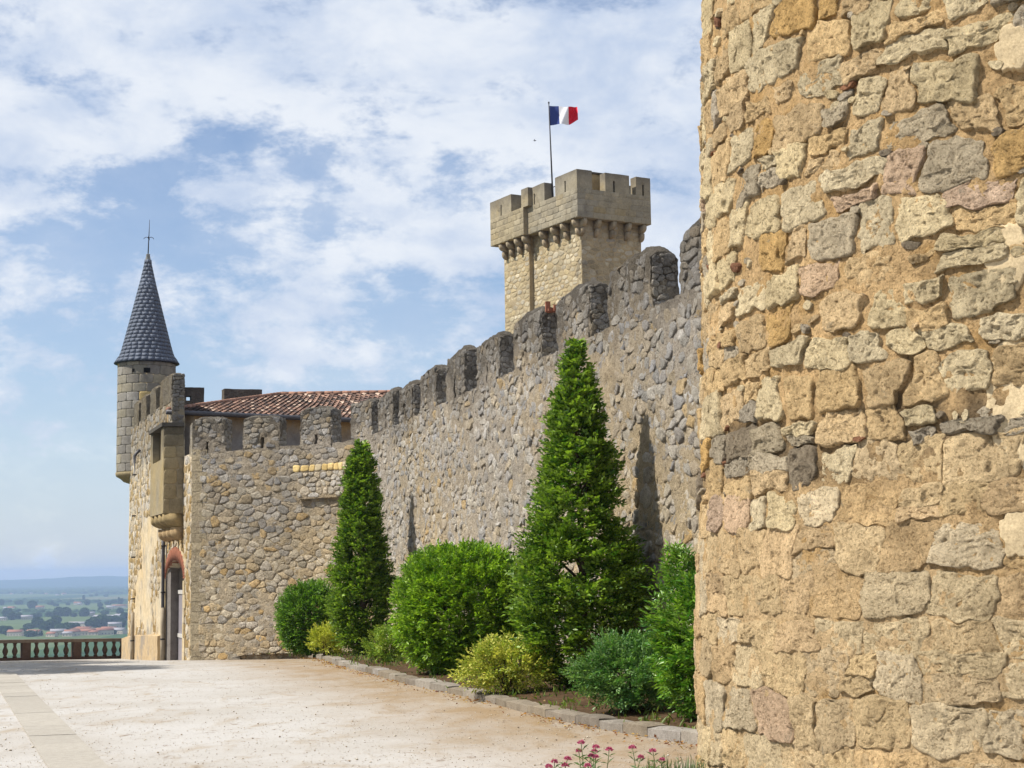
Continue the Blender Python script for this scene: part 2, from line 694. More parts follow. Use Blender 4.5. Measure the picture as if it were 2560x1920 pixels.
# ------------------------------------------------------------------ materials
class NT:
    def __init__(self, name):
        self.m = bpy.data.materials.new(name)
        self.m.use_nodes = True
        self.t = self.m.node_tree
        self.t.nodes.clear()
        self.out = self.n('ShaderNodeOutputMaterial')

    def n(self, t, **kw):
        k = self.t.nodes.new(t)
        for a, b in kw.items():
            setattr(k, a, b)
        return k

    def l(self, a, b):
        self.t.links.new(a, b)

    def set(self, sock, v):
        if isinstance(v, (int, float)):
            sock.default_value = v
        elif isinstance(v, (tuple, list, np.ndarray)):
            sock.default_value = c4(v) if len(v) in (3, 4) and sock.type == 'RGBA' else tuple(v)
        else:
            self.l(v, sock)

    def pos(self):
        return self.n('ShaderNodeNewGeometry').outputs['Position']

    def mapped(self, vec, scale):
        m = self.n('ShaderNodeMapping')
        m.inputs['Scale'].default_value = scale
        self.l(vec, m.inputs[0])
        return m.outputs[0]

    def noise(self, vec, scale, detail=4, rough=.55, dist=0.0):
        k = self.n('ShaderNodeTexNoise')
        self.l(vec, k.inputs['Vector'])
        k.inputs['Scale'].default_value = scale
        k.inputs['Detail'].default_value = detail
        k.inputs['Roughness'].default_value = rough
        k.inputs['Distortion'].default_value = dist
        return k.outputs['Fac']

    def mr(self, v, a, b, c=0.0, d=1.0, smooth=False):
        k = self.n('ShaderNodeMapRange')
        if smooth:
            k.interpolation_type = 'SMOOTHSTEP'
        self.l(v, k.inputs[0])
        for i, q in enumerate((a, b, c, d)):
            k.inputs[i + 1].default_value = q
        return k.outputs[0]

    def math(self, op, a, b=None):
        k = self.n('ShaderNodeMath', operation=op)
        self.set(k.inputs[0], a)
        if b is not None:
            self.set(k.inputs[1], b)
        return k.outputs[0]

    def mix(self, f, a, b, mode='MIX'):
        k = self.n('ShaderNodeMix', data_type='RGBA', blend_type=mode)
        self.set(k.inputs[0], f)
        self.set(k.inputs[6], a)
        self.set(k.inputs[7], b)
        return k.outputs[2]

    def bump(self, h, strength, dist, normal=None):
        k = self.n('ShaderNodeBump')
        k.inputs['Strength'].default_value = strength
        k.inputs['Distance'].default_value = dist
        self.l(h, k.inputs['Height'])
        if normal is not None:
            self.l(normal, k.inputs['Normal'])
        return k.outputs[0]

    def bsdf(self, col, rough=.9, spec=.2, normal=None, metal=0.0):
        k = self.n('ShaderNodeBsdfPrincipled')
        self.set(k.inputs['Base Color'], col)
        self.set(k.inputs['Roughness'], rough)
        k.inputs['Specular IOR Level'].default_value = spec
        k.inputs['Metallic'].default_value = metal
        if normal is not None:
            self.l(normal, k.inputs['Normal'])
        self.l(k.outputs[0], self.out.inputs[0])
        return k

    def attr(self):
        return self.n('ShaderNodeAttribute', attribute_name='Col').outputs['Color']


def mat_stone(name, lichen=None, lich_scale=3.0, lich_lo=.58, lich_hi=.7, lich_amt=.7, grain=40.0, bump=.6, bdist=.01, var=.35, pits=.5, lich2=None):
    t = NT(name)
    p = t.pos()
    c = t.attr()
    n1 = t.noise(p, grain * .16, 10, .72)
    c = t.mix(1.0, c, t.mix(t.mr(n1, .28, .72), (1 - var * .85, 1 - var * .9, 1 - var * .96), (1 + var * .85,) * 3), 'MULTIPLY')
    if lichen is not None:
        n2 = t.noise(p, lich_scale, 11, .74, .4)
        c = t.mix(t.mr(n2, lich_lo, lich_hi, 0, lich_amt, True), c, lichen)
    if lich2 is not None:
        n3 = t.noise(p, lich_scale * 2.7, 10, .75, .3)
        c = t.mix(t.mr(n3, .59, .69, 0, .7, True), c, lich2)
    n4 = t.noise(p, grain, 8, .75)
    c = t.mix(t.mr(n4, .30, .46, pits, 0.0, True), c, t.mix(1.0, c, (.50, .45, .40), 'MULTIPLY'))
    c = t.mix(t.mr(n4, .56, .70, 0.0, pits * .6, True), c, t.mix(1.0, c, (1.35, 1.35, 1.32), 'MULTIPLY'))
    n5 = t.noise(p, grain * 2.6, 4, .7)
    c = t.mix(1.0, c, t.mix(t.mr(n5, .3, .7), (.80, .79, .77), (1.26, 1.26, 1.26)), 'MULTIPLY')
    n6 = t.noise(p, grain * 1.7, 3, .6)
    hole = t.mr(n6, .36, .43, 1.0, 0.0, True)
    c = t.mix(t.math('MULTIPLY', hole, pits * .8), c, t.mix(1.0, c, (.46, .40, .34), 'MULTIPLY'))
    hgt = t.math('ADD', t.noise(p, grain * .5, 12, .80), t.math('MULTIPLY', t.mr(n4, .28, .46, 0.0, 1.0, True), .35))
    hgt = t.math('SUBTRACT', hgt, t.math('MULTIPLY', hole, .12))
    b = t.bump(hgt, min(1.0, bump), bdist)
    t.bsdf(c, .95, .10, b)
    return t.m


def mat_plain(name, col, rough=.8, spec=.25, metal=0.0, var=.2, scale=6.0, bump=.15, bdist=.004, bscale=60.0):
    t = NT(name)
    p = t.pos()
    n1 = t.noise(p, scale, 6, .6)
    c = t.mix(1.0, tuple(col), t.mix(t.mr(n1, .3, .7), (1 - var,) * 3, (1 + var * .6,) * 3), 'MULTIPLY')
    b = t.bump(t.noise(p, bscale, 6, .6), bump, bdist)
    t.bsdf(c, rough, spec, b, metal)
    return t.m


def mat_attr(name, rough=.85, spec=.2, var=.25, scale=9.0, bump=.3, bdist=.006, bscale=40.0):
    t = NT(name)
    p = t.pos()
    c = t.mix(1.0, t.attr(), t.mix(t.mr(t.noise(p, scale, 6, .6), .3, .7), (1 - var,) * 3, (1 + var * .6,) * 3), 'MULTIPLY')
    b = t.bump(t.noise(p, bscale, 6, .6), bump, bdist)
    t.bsdf(c, rough, spec, b)
    return t.m


def mat_leaf(name, rough=.45, spec=.35, trans=.3, tint=(1.25, 1.35, .55)):
    t = NT(name)
    c = t.attr()
    k = t.bsdf(c, rough, spec)
    tr = t.n('ShaderNodeBsdfTranslucent')
    t.l(t.mix(1.0, c, tint, 'MULTIPLY'), tr.inputs[0])
    ms = t.n('ShaderNodeMixShader')
    ms.inputs[0].default_value = trans
    t.l(k.outputs[0], ms.inputs[1])
    t.l(tr.outputs[0], ms.inputs[2])
    t.l(ms.outputs[0], t.out.inputs[0])
    return t.m

# =================================================================== THE SETTING
ALB = 0.70                         # photographed colour -> reflectance


def alb(r, g, b):
    return lin(r, g, b) * ALB


def blend(a, b, f):
    f = np.asarray(f, float)[..., None]
    return a * (1 - f) + b * f


def pick(nr, pal, wts, n):
    wts = np.array(wts, float)
    idx = nr.choice(len(pal), n, p=wts / wts.sum())
    c = np.array(pal)[idx]
    w = nr.uniform(-1, 1, (n, 1))
    return c * nr.uniform(.86, 1.12, (n, 1)) * (1 + w * np.array([.02, .0, -.06]))


# ---- plan: gate facade, curved gate wall, curtain wall
A_ = np.array([-10.1, 50.4])
C_ = A_ + 17.1 * np.array([-.342, .940])
fac = Path([C_, A_])                                   # gate facade, u grows towards the corner A
TA = np.array([.951, -.309])
TC = np.array([.2706, -.9627])
K0 = np.array([-3.91, 46.7])
B0 = A_ + 3.6 * TA
B1 = K0 + 1.5 * TC
Mq = np.array([[TA[0], -TC[0]], [TA[1], -TC[1]]])
ab = np.linalg.solve(Mq, K0 - A_)
Qc = A_ + ab[0] * TA
bez = [(1 - t) ** 2 * B0 + 2 * t * (1 - t) * Qc + t * t * B1 for t in np.linspace(0, 1, 25)]
END = K0 + 33.6 * TC
wallp = Path([A_] + bez + [B1 + (END - B1) * t for t in np.linspace(.05, 1, 20)])
U_SPLIT = wallp.u_px(945, 5.6)

# ---- terrace ground
gx = np.concatenate([np.linspace(-46, -22, 9), np.linspace(-21, 12, 100), np.linspace(14, 80, 12)])
gy = np.concatenate([np.linspace(-30, 6, 10), np.linspace(7, 72, 150), np.linspace(75, 130, 9)])
bl_p = np.array([-16.2, 67.5])                          # foot of the balustrade at the building
bl_d = np.array([-.866, -.5])
GX, GY = np.meshgrid(gx, gy, indexing='ij')
edge_y = bl_p[1] + (GX - bl_p[0]) * (.5 / .866) + .45
GYc = np.where(GX < bl_p[0] + .3, np.minimum(GY, edge_y), GY)
GZ = gz(GYc) + .012 * fbm(np.stack([GX, GYc, 0 * GX], -1), .9, 3, 4)
m = make_mesh('terrace_ground', np.stack([GX, GYc, GZ], -1).reshape(-1, 3), [grid_faces(len(gx), len(gy))], smooth=True)
t = NT('gravel')
p = t.pos()
n_big = t.noise(p, .35, 5, .6, .3)
n_mid = t.noise(t.mapped(p, (1.0, .45, 1)), 1.6, 8, .65, .5)
n_fin = t.noise(p, 26, 6, .7)
n_scf = t.noise(t.mapped(p, (1.0, .6, 1)), 5.5, 9, .72, .8)
base = t.mix(t.mr(n_big, .35, .68, 0, 1, True), alb(204, 200, 195), alb(192, 186, 178))
base = t.mix(t.mr(n_mid, .5, .72, 0, .7, True), base, alb(176, 160, 138))
sx = t.n('ShaderNodeSeparateXYZ'); t.l(p, sx.inputs[0])
near_kerb = t.math('ADD', t.math('MULTIPLY', sx.outputs[0], 1.0), t.math('MULTIPLY', sx.outputs[1], .29))   # offset from the bed
earth = t.math('MULTIPLY', t.mr(near_kerb, 3.0, 6.4, 0, 1, True), t.mr(n_mid, .28, .62, .45, 1))
base = t.mix(earth, base, alb(164, 140, 108))
base = t.mix(t.mr(n_scf, .56, .68, 0, .65, True), base, alb(128, 106, 84))
base = t.mix(t.mr(n_fin, .56, .70, 0, .45, True), base, alb(140, 122, 100))
base = t.mix(t.mr(n_fin, .30, .42, .4, 0, True), base, alb(222, 216, 206))
bb = t.bump(t.noise(p, 34, 8, .75), .7, .012, t.bump(n_mid, .5, .05))
t.bsdf(base, .95, .1, bb)
M_GRAVEL = t.m
ground = struct(obj('terrace_ground', m, M_GRAVEL))

# paved strip running towards the gate: slabs with open joints
M_SLAB = mat_stone('paving_slab', lichen=alb(150, 142, 130), lich_scale=1.3, lich_amt=.5, grain=60, bump=.35, bdist=.004, var=.18, pits=.25)
stripL = [on_ground(x, y) for x, y in ((0, 1716), (64, 1816), (130, 1920))]
stripR = [on_ground(x, y) for x, y in ((35, 1682), (152, 1800), (270, 1920))]
far_r = stripR[0]
dirs = (stripR[2] - stripR[0])[:2]; dirs /= np.linalg.norm(dirs)
nrm = np.array([dirs[1], -dirs[0]])
wid = abs(np.dot((stripL[2] - stripR[2])[:2], nrm))
wid = max(.55, min(1.1, wid))
paved = struct(thing('paved_strip', 'narrow grey band of worn paving slabs set in the pale gravel', 'paving', (far_r[0], far_r[1], gz(far_r[1]))))
del paved['category']
rng = random.Random(5)
u = 0.0
while u < 26:
    ln = rng.uniform(1.0, 1.5)
    B, F = box_grid(6, 1, 4)
    uu = u + .004 + (ln - .008) * B[:, 0]
    side = np.sign(np.dot((stripL[2] - stripR[2])[:2], nrm))
    hh = side * wid * B[:, 2]
    X = far_r[0] + dirs[0] * uu + nrm[0] * hh
    Y = far_r[1] + dirs[1] * uu + nrm[1] * hh
    Z = gz(Y) - .05 + B[:, 1] * (.066 + rng.uniform(0, .006))
    W = np.stack([X, Y, Z], -1)
    W = W + .004 * np.stack([fbm(W + 3 * i, 6, 2, i) for i in range(3)], -1)
    if side < 0:
        F = F
    sub('paving_slab', make_mesh('paving_slab', W, [F], alb(184, 178, 168) * rng.uniform(.93, 1.06)), M_SLAB, paved)
    u += ln

# hillside below the terrace and the valley floor
VZ = -75.0
hp = []
for k, (dr, dz) in enumerate(((0.0, -.02), (3, -1.2), (12, -6), (45, -30), (120, -70), (190, VZ - 2))):
    for s in np.linspace(-34, 120, 20):
        q = bl_p - bl_d * 1.0 - bl_d * (-s) if s < 0 else bl_p + bl_d * s
        q = bl_p + bl_d * s
        nn = np.array([-.5, .866])
        hp.append([q[0] + nn[0] * (dr + .42), q[1] + nn[1] * (dr + .42), gz(q[1]) + dz - .1 if k < 5 else VZ - 2])
M_GRASS = mat_plain('hillside_grass', alb(92, 112, 58), .95, .1, var=.4, scale=.5, bump=.8, bdist=.3, bscale=1.5)
struct(obj('hillside', make_mesh('hillside', hp, [grid_faces(6, 20)[:, ::-1]], smooth=True), M_GRASS))

t = NT('valley_fields')
p = t.pos()
vor = t.n('ShaderNodeTexVoronoi')
t.l(t.mapped(p, (.0042, .0011, 1)), vor.inputs['Vector'])
vor.inputs['Scale'].default_value = 1.0
sepc = t.n('ShaderNodeSeparateColor'); t.l(vor.outputs['Color'], sepc.inputs[0])
ramp = t.n('ShaderNodeValToRGB')
cr_ = ramp.color_ramp
cr_.interpolation = 'CONSTANT'
fieldc = [(0, (88, 122, 62)), (.18, (112, 140, 76)), (.36, (70, 104, 56)), (.52, (128, 148, 88)), (.68, (80, 112, 60)), (.84, (150, 150, 104)), (.93, (196, 186, 158))]
while len(cr_.elements) < len(fieldc):
    cr_.elements.new(.5)
for e, (q, c) in zip(cr_.elements, fieldc):
    e.position = q
    e.color = c4(alb(*c) * .60)
t.l(sepc.outputs[0], ramp.inputs[0])
c = t.mix(1.0, ramp.outputs[0], t.mix(t.mr(t.noise(p, .02, 6, .6), .3, .7), (.75,) * 3, (1.15,) * 3), 'MULTIPLY')
t.bsdf(c, .95, .05)
M_FIELD = t.m
vx = np.linspace(-6800, 3800, 40); vy = np.linspace(60, 13300, 40)
VX, VY = np.meshgrid(vx, vy, indexing='ij')
struct(obj('valley_floor', make_mesh('valley_floor', np.stack([VX, VY, 0 * VX + VZ], -1).reshape(-1, 3), [grid_faces(40, 40)]), M_FIELD))
# far wooded hills on the horizon
hx = np.linspace(-6500, 3500, 260); hy = np.linspace(11000, 13200, 24)
HX, HY = np.meshgrid(hx, hy, indexing='ij')
rise = np.clip((HY - 11000) / 1500, 0, 1) ** .8
HZ = VZ - 3 + rise * (66 + 16 * fbm(np.stack([HX * .001, HY * .0006, 0 * HX], -1), 1, 3, 3) + 9 * fbm(np.stack([HX * .012, HY * .006, 0 * HX], -1), 1, 3, 8)
                      + 14 * np.exp(-((HX + 3350) / 380) ** 2))
M_WOODHILL = mat_plain('wooded_hill', alb(62, 86, 52), .95, .05, var=.35, scale=.01, bump=.5, bdist=8, bscale=.06)
struct(obj('hills', make_mesh('hills', np.stack([HX, HY, HZ], -1).reshape(-1, 3), [grid_faces(260, 24)], smooth=True), M_WOODHILL))

# =================================================================== ROUND TOWER
M_TOWER = mat_stone('tower_stone', lichen=alb(164, 156, 140), lich_scale=2.4, lich_lo=.62, lich_hi=.72, lich_amt=.6, grain=30, bump=1.0, bdist=.10, var=.36, pits=.75, lich2=alb(168, 158, 138))
M_MORTAR = mat_stone('tower_mortar', lichen=alb(206, 178, 132), lich_scale=2.0, lich_lo=.58, lich_hi=.72, lich_amt=.5, grain=30, bump=1.0, bdist=.11, var=.36, pits=.75)
R0 = 3.46
az_c = R(22.0)
Lc = R0 / math.sin(az_c - math.atan((1764 - 1280) / FPX))
tc_ = np.array([Lc * math.sin(az_c), Lc * math.cos(az_c)])
rfun = lambda z: R0 + .036 * (3.0 - z) + .035 * np.exp(-((z - 1.3) / .7) ** 2)
ring = Ring(tc_, R0, rfun, a0=R(150))                  # u grows counter-clockwise: left silhouette -> camera side
TW0, TW1 = 0.3, R0 * R(112)
tower = thing('round_tower', 'massive round tower of cream and ochre rubble with sandy mortar joints', 'tower', (tc_[0], tc_[1], gz(tc_[1])))


def tower_core_col(W):
    z = W[:, 2]
    n = fbm(W, 1.1, 4, 21)
    n2 = fbm(W, 5.0, 3, 22)
    up = alb(255, 216, 160)
    lo = alb(255, 222, 172) * 1.04
    c = blend(up, lo, np.clip((2.5 - z) / 1.1 + .5 * n, 0, 1))
    c = blend(c, alb(236, 192, 128), np.clip(n2 * 1.8 - .2, 0, .7))
    c = blend(c, alb(112, 100, 84), np.clip(np.exp(-((z - 2.45) / .32) ** 2) * (.9 + 1.6 * n2) - .3, 0, .8))
    return c


nu, nv = 400, 470
uu = np.linspace(TW0, TW1, nu)
vv = np.linspace(-.4, 7.4, nv)
UU, VV = np.meshgrid(uu, vv, indexing='ij')
W0 = ring.map(UU, VV, 0 * UU)
amp = np.clip((VV - 1.2) / 1.6, .35, 1)
HH = .026 * amp * fbm(W0, 3.6, 4, 31) + .024 * fbm(W0, 15, 5, 32) + np.where(VV > 2.2, .010, .014) - .05 * np.clip(fbm(W0, 6.5, 3, 35) - .42, 0, 1)
W0 = ring.map(UU, VV, HH).reshape(-1, 3)
f_front = grid_faces(nu, nv)
sub('mortar', make_mesh('mortar', W0, [f_front], tower_core_col(W0), smooth=True), M_MORTAR, tower)
# back of the drum and its top
ub = np.linspace(TW1 - .02, ring.L + TW0 + .02, 60)
vb = np.linspace(-.4, 7.4, 24)
UB, VB = np.meshgrid(ub, vb, indexing='ij')
Wb = ring.map(UB, VB, .01 * fbm(ring.map(UB, VB, 0), 2.5, 3, 3)).reshape(-1, 3)
topc = ring.map(np.linspace(0, ring.L, 64, endpoint=False), 7.39, 0)
parts = [(Wb, [grid_faces(60, 24)], tower_core_col(Wb)), (topc, [np.array([list(range(64))])], alb(150, 130, 100))]
V, P, Cc = join(parts)
sub('rear_wall', make_mesh('rear_wall', V, P, Cc), M_MORTAR, tower)
# facing stones
rng = random.Random(11)
polys = coursed(TW0, TW1, -.3, 7.3, (.20, .35), (.22, .52), rng, wob=.045, split=.16, lean=.05)
up, lowp, chips = [], [], []
for q in polys:
    c = q.mean(0)
    if c[1] > 2.05 + .35 * math.sin(c[0] * 1.7):
        # scatter: some stones shrink and leave room for mortar and chips
        s = rng.choice((1, 1, 1, 1, .96, .9, .84))
        q2 = (q - c) * np.array([s * rng.uniform(.92, 1.02), s * rng.uniform(.9, 1.02)]) + c + np.array([rng.uniform(-.015, .015), rng.uniform(-.02, .02)])
        if rng.random() < .10:
            w = q.max(0) - q.min(0)
            for k in range(rng.choice((3, 4, 5))):
                cc = c + np.array([rng.uniform(-.42, .42) * w[0], rng.uniform(-.4, .4) * w[1]])
                a, b = rng.uniform(.03, .085), rng.uniform(.02, .05)
                al = rng.uniform(-.5, .5)
                pts = np.array([(math.cos(x + .3) * a * rng.uniform(.8, 1.2), math.sin(x + .3) * b * rng.uniform(.8, 1.2)) for x in np.linspace(0, 2 * math.pi, 6)[:-1]])
                rot = np.array([[math.cos(al), -math.sin(al)], [math.sin(al), math.cos(al)]])
                chips.append(pts @ rot.T + cc)
            continue
        up.append(q2)
        if rng.random() < .3:
            cc = q[2] + np.array([rng.uniform(-.02, .02), rng.uniform(-.02, .02)])
            a, b = rng.uniform(.025, .06), rng.uniform(.015, .035)
            chips.append(np.array([(cc[0] + math.cos(x) * a, cc[1] + math.sin(x) * b) for x in np.linspace(0, 2 * math.pi, 6)[:-1]]))
    else:
        lowp.append(q)
nr = np.random.RandomState(3)
CREAM, TAN, GREY, PINK, YEL, DARK = alb(255, 234, 190) * 1.12, alb(255, 222, 170) * 1.06, alb(232, 216, 188), alb(255, 222, 188), alb(255, 212, 144) * 1.04, alb(178, 164, 144)


def vcols(W, cen_cols, freq=3.0, amt=.12, seed=0):
    """per-vertex tint around each stone's own colour"""
    n = fbm(W, freq, 3, seed)
    return cen_cols[:, None, :] * (1 + amt * n[..., None])


W, Q, T, cen = stones(up, ring, rng, gap=(-.004, .010), hr=(.016, .044), seg=52, prof=PROF_HI, rough=.042, rfreq=13, pexp=(7, 16), edge=.05, base=.05, seed=41, wob=.03, wfreq=6, tilt=.5)
cc = pick(nr, [CREAM, TAN, GREY, PINK, YEL, DARK], [6, 5, 1.1, .5, 1.2, .15], len(W))
band = np.exp(-((cen[:, 1] - 2.35) / .30) ** 2)
cc = np.where((nr.rand(len(W)) < band * .65)[:, None], pick(nr, [GREY * .8, DARK, GREY], [2, 1, 1], len(W)), cc)
W1, Q1, T1, cen1 = stones(lowp, ring, rng, gap=(-.006, .006), hr=(.012, .032), seg=52, prof=PROF_HI, rough=.040, rfreq=12, pexp=(8, 16), edge=.04, base=.05, seed=42, wob=.03, wfreq=5, tilt=.5)
cc1 = pick(nr, [alb(255, 226, 178) * 1.06, alb(255, 220, 168) * 1.04, alb(255, 232, 190) * 1.1, PINK], [4, 3, 3, .2], len(W1))
Wa = np.concatenate([W, W1])
lay_stones(tower, Wa, Q, T, vcols(Wa, np.concatenate([cc, cc1]), 4, .14, 5), M_TOWER)
W, Q, T, cen = stones(chips, ring, rng, gap=0.0, hr=(.02, .05), seg=16, prof=PROF_HI, rough=.014, rfreq=18, pexp=(4, 8), edge=.1, base=.04, seed=43)
cc = pick(nr, [CREAM, TAN, GREY, DARK, alb(190, 140, 110)], [3, 3, 2, 1.6, 1], len(W))
lay_stones(tower, W, Q, T, vcols(W, cc, 6, .1, 6), M_TOWER, 'chip_stone', 'small_chips', 300)
# smooth lime render left on the right-hand part of the drum
M_RENDER = mat_stone('lime_render', lichen=alb(176, 166, 148), lich_scale=1.6, lich_amt=.6, grain=26, bump=.5, bdist=.008, var=.2, pits=.3)


def render_patch(uc, vc, ru, rv, seed, hgt=.06):
    n, k = 64, 18
    th = np.linspace(0, 2 * np.pi, n, endpoint=False)
    rr = 1 + .4 * fbm(np.stack([np.cos(th) * 1.6, np.sin(th) * 1.3, 0 * th + seed], -1), 1.6, 4, seed)
    s = np.linspace(1, .0, k)
    U_ = uc + ru * (np.cos(th) * rr)[None] * s[:, None]
    V_ = vc + rv * (np.sin(th) * rr)[None] * s[:, None]
    prof = np.clip((1 - s) * 9, 0, 1)[:, None] ** .6
    H_ = -.03 + (hgt + .03) * prof
    Wp = ring.map(U_, V_, H_)
    H_ = H_ + .03 * fbm(Wp, 3.5, 4, seed) * (prof > .3)
    Wp = ring.map(U_, V_, H_).reshape(-1, 3)
    F = np.array([(i * n + j, i * n + (j + 1) % n, (i + 1) * n + (j + 1) % n, (i + 1) * n + j) for i in range(k - 1) for j in range(n)])
    sub('render_patch', make_mesh('render_patch', Wp, [F], alb(206, 186, 150) * (1 + .06 * math.sin(seed)), smooth=True), M_RENDER, tower)


u_right = None
us = np.linspace(TW0, TW1, 800)
px_ = proj(ring.map(us, np.full_like(us, 2.6), np.zeros_like(us)))
vis = np.where(px_[:, 0] > 2540)[0]
u_right = us[vis[0]] if len(vis) else us[-1]


def tower_uv(x, y):
    """where the picture column / row meets the drum"""
    vs = np.linspace(-.3, 7.2, 260)
    UU, VV = np.meshgrid(us[::2], vs, indexing='ij')
    q = proj(ring.map(UU, VV, 0 * UU))
    # only the side facing the camera
    W = ring.map(UU, VV, 0 * UU)
    face = ((W[..., :2] - tc_) * (EYE[:2] - W[..., :2])).sum(-1) > 0
    d = (q[..., 0] - x) ** 2 + (q[..., 1] - y) ** 2 + np.where(face, 0, 1e9)
    i = np.unravel_index(np.argmin(d), d.shape)
    return UU[i], VV[i]


for k, (x, y, ru, rv) in enumerate(((2560, 1010, .26, .42), (2520, 640, .15, .22), (2530, 120, .12, .16), (2545, 1330, .12, .18))):
    a, b = tower_uv(x, y)
    render_patch(a, b, ru, rv, 7 + k, .03)

# =================================================================== CURTAIN WALL AND GATE WALL
M_WALL = mat_stone('rampart_stone', lichen=alb(178, 172, 162), lich_scale=1.5, lich_lo=.54, lich_hi=.70, lich_amt=.45, grain=20, bump=1.0, bdist=.12, var=.34, pits=.65, lich2=alb(164, 158, 148))
M_WCORE = mat_stone('rampart_mortar', lichen=alb(176, 168, 154), lich_scale=1.2, lich_lo=.5, lich_hi=.68, lich_amt=.4, grain=18, bump=1.0, bdist=.15, var=.38, pits=.7)
WGREY, WLIGHT, WTAN, WOCH, WDARK = alb(222, 214, 202), alb(240, 232, 218), alb(232, 216, 190), alb(240, 212, 166), alb(122, 118, 113)


def wall_stain(Z, S):
    """weathering: black lichen crust on the upper courses and merlons, ochre repairs lower down"""
    return np.clip((Z - 5.15 + .8 * S) / 1.2, 0, 1)


def wall_core_col(W):
    S = fbm(W, .7, 4, 51)
    S2 = fbm(W, .35, 3, 53)
    c = blend(alb(222, 210, 192), alb(234, 212, 174), np.clip(.5 + 1.5 * S2 - .12 * (W[:, 2] - 2), 0, 1))
    c = blend(c, c * np.array([.74, .74, .76]), .8 * np.clip((W[:, 2] - 1.2 + 1.6 * S) / 2.6, 0, 1))
    c = blend(c, alb(98, 93, 86), wall_stain(W[:, 2], S) * .85)
    return c


def stone_cols(W, pal, wts, nr, warm=0.0, dark=.8, grey=0.0):
    ce = W.mean(1)
    S = fbm(ce, .7, 4, 51)
    S2 = fbm(ce, .35, 3, 53)
    c = pick(nr, pal, wts, len(W))
    c = blend(c, c * np.array([1.05, .97, .82]), np.clip(warm + 1.4 * S2 - .16 * (ce[:, 2] - 1.5), 0, 1))
    c = blend(c, c * np.array([.70, .71, .74]), grey * np.clip((ce[:, 2] - 1.2 + 1.6 * S) / 2.6, 0, 1))
    c = blend(c, WDARK * nr.uniform(.65, 1.35, (len(W), 1)), wall_stain(ce[:, 2], S) * dark)
    return vcols(W, c, 5, .16, 9)


curtain = thing('curtain_wall', 'long battlemented rubble curtain wall with rounded dark merlons behind the shrubs', 'wall', (wallp.map(20., 0, 0)[0], wallp.map(20., 0, 0)[1], gz(30)))
gate_wall = thing('gate_wall', 'curved rubble wall with square battlements beside the arched gate', 'wall', (A_[0], A_[1], gz(A_[1])))
SILL_C = wallp.z_px(wallp.u_px(1284, 5.6), 928)
sil_u, sil_z = [], []
for x, y in ((585, 1126), (725, 1114), (860, 1104)):
    a = wallp.u_px(x, 5.6)
    sil_u.append(a); sil_z.append(wallp.z_px(a, y))
sil_u += [wallp.u_px(950, 5.6), 100]; sil_z += [SILL_C, SILL_C]
sill = lambda u: np.interp(u, sil_u, sil_z)
THK = .42
rng = random.Random(21)
nr = np.random.RandomState(8)
# cores
V, F, Cc = wall_block(wallp, 0, U_SPLIT, lambda u: -1.6 + 0 * u, sill, -.9, .010, .055, .055, .04, 4, colf=wall_core_col, seed=1, rough2=.016)
sub('wall_core', make_mesh('wall_core', V, F, Cc, smooth=True), M_WCORE, gate_wall)
V, F, Cc = wall_block(wallp, U_SPLIT, wallp.L - .1, lambda u: -1.2 + 0 * u, sill, -.9, .016, .06, .05, .05, 4, colf=wall_core_col, seed=1, rough2=.022)
sub('wall_core', make_mesh('wall_core', V, F, Cc, smooth=True), M_WCORE, curtain)
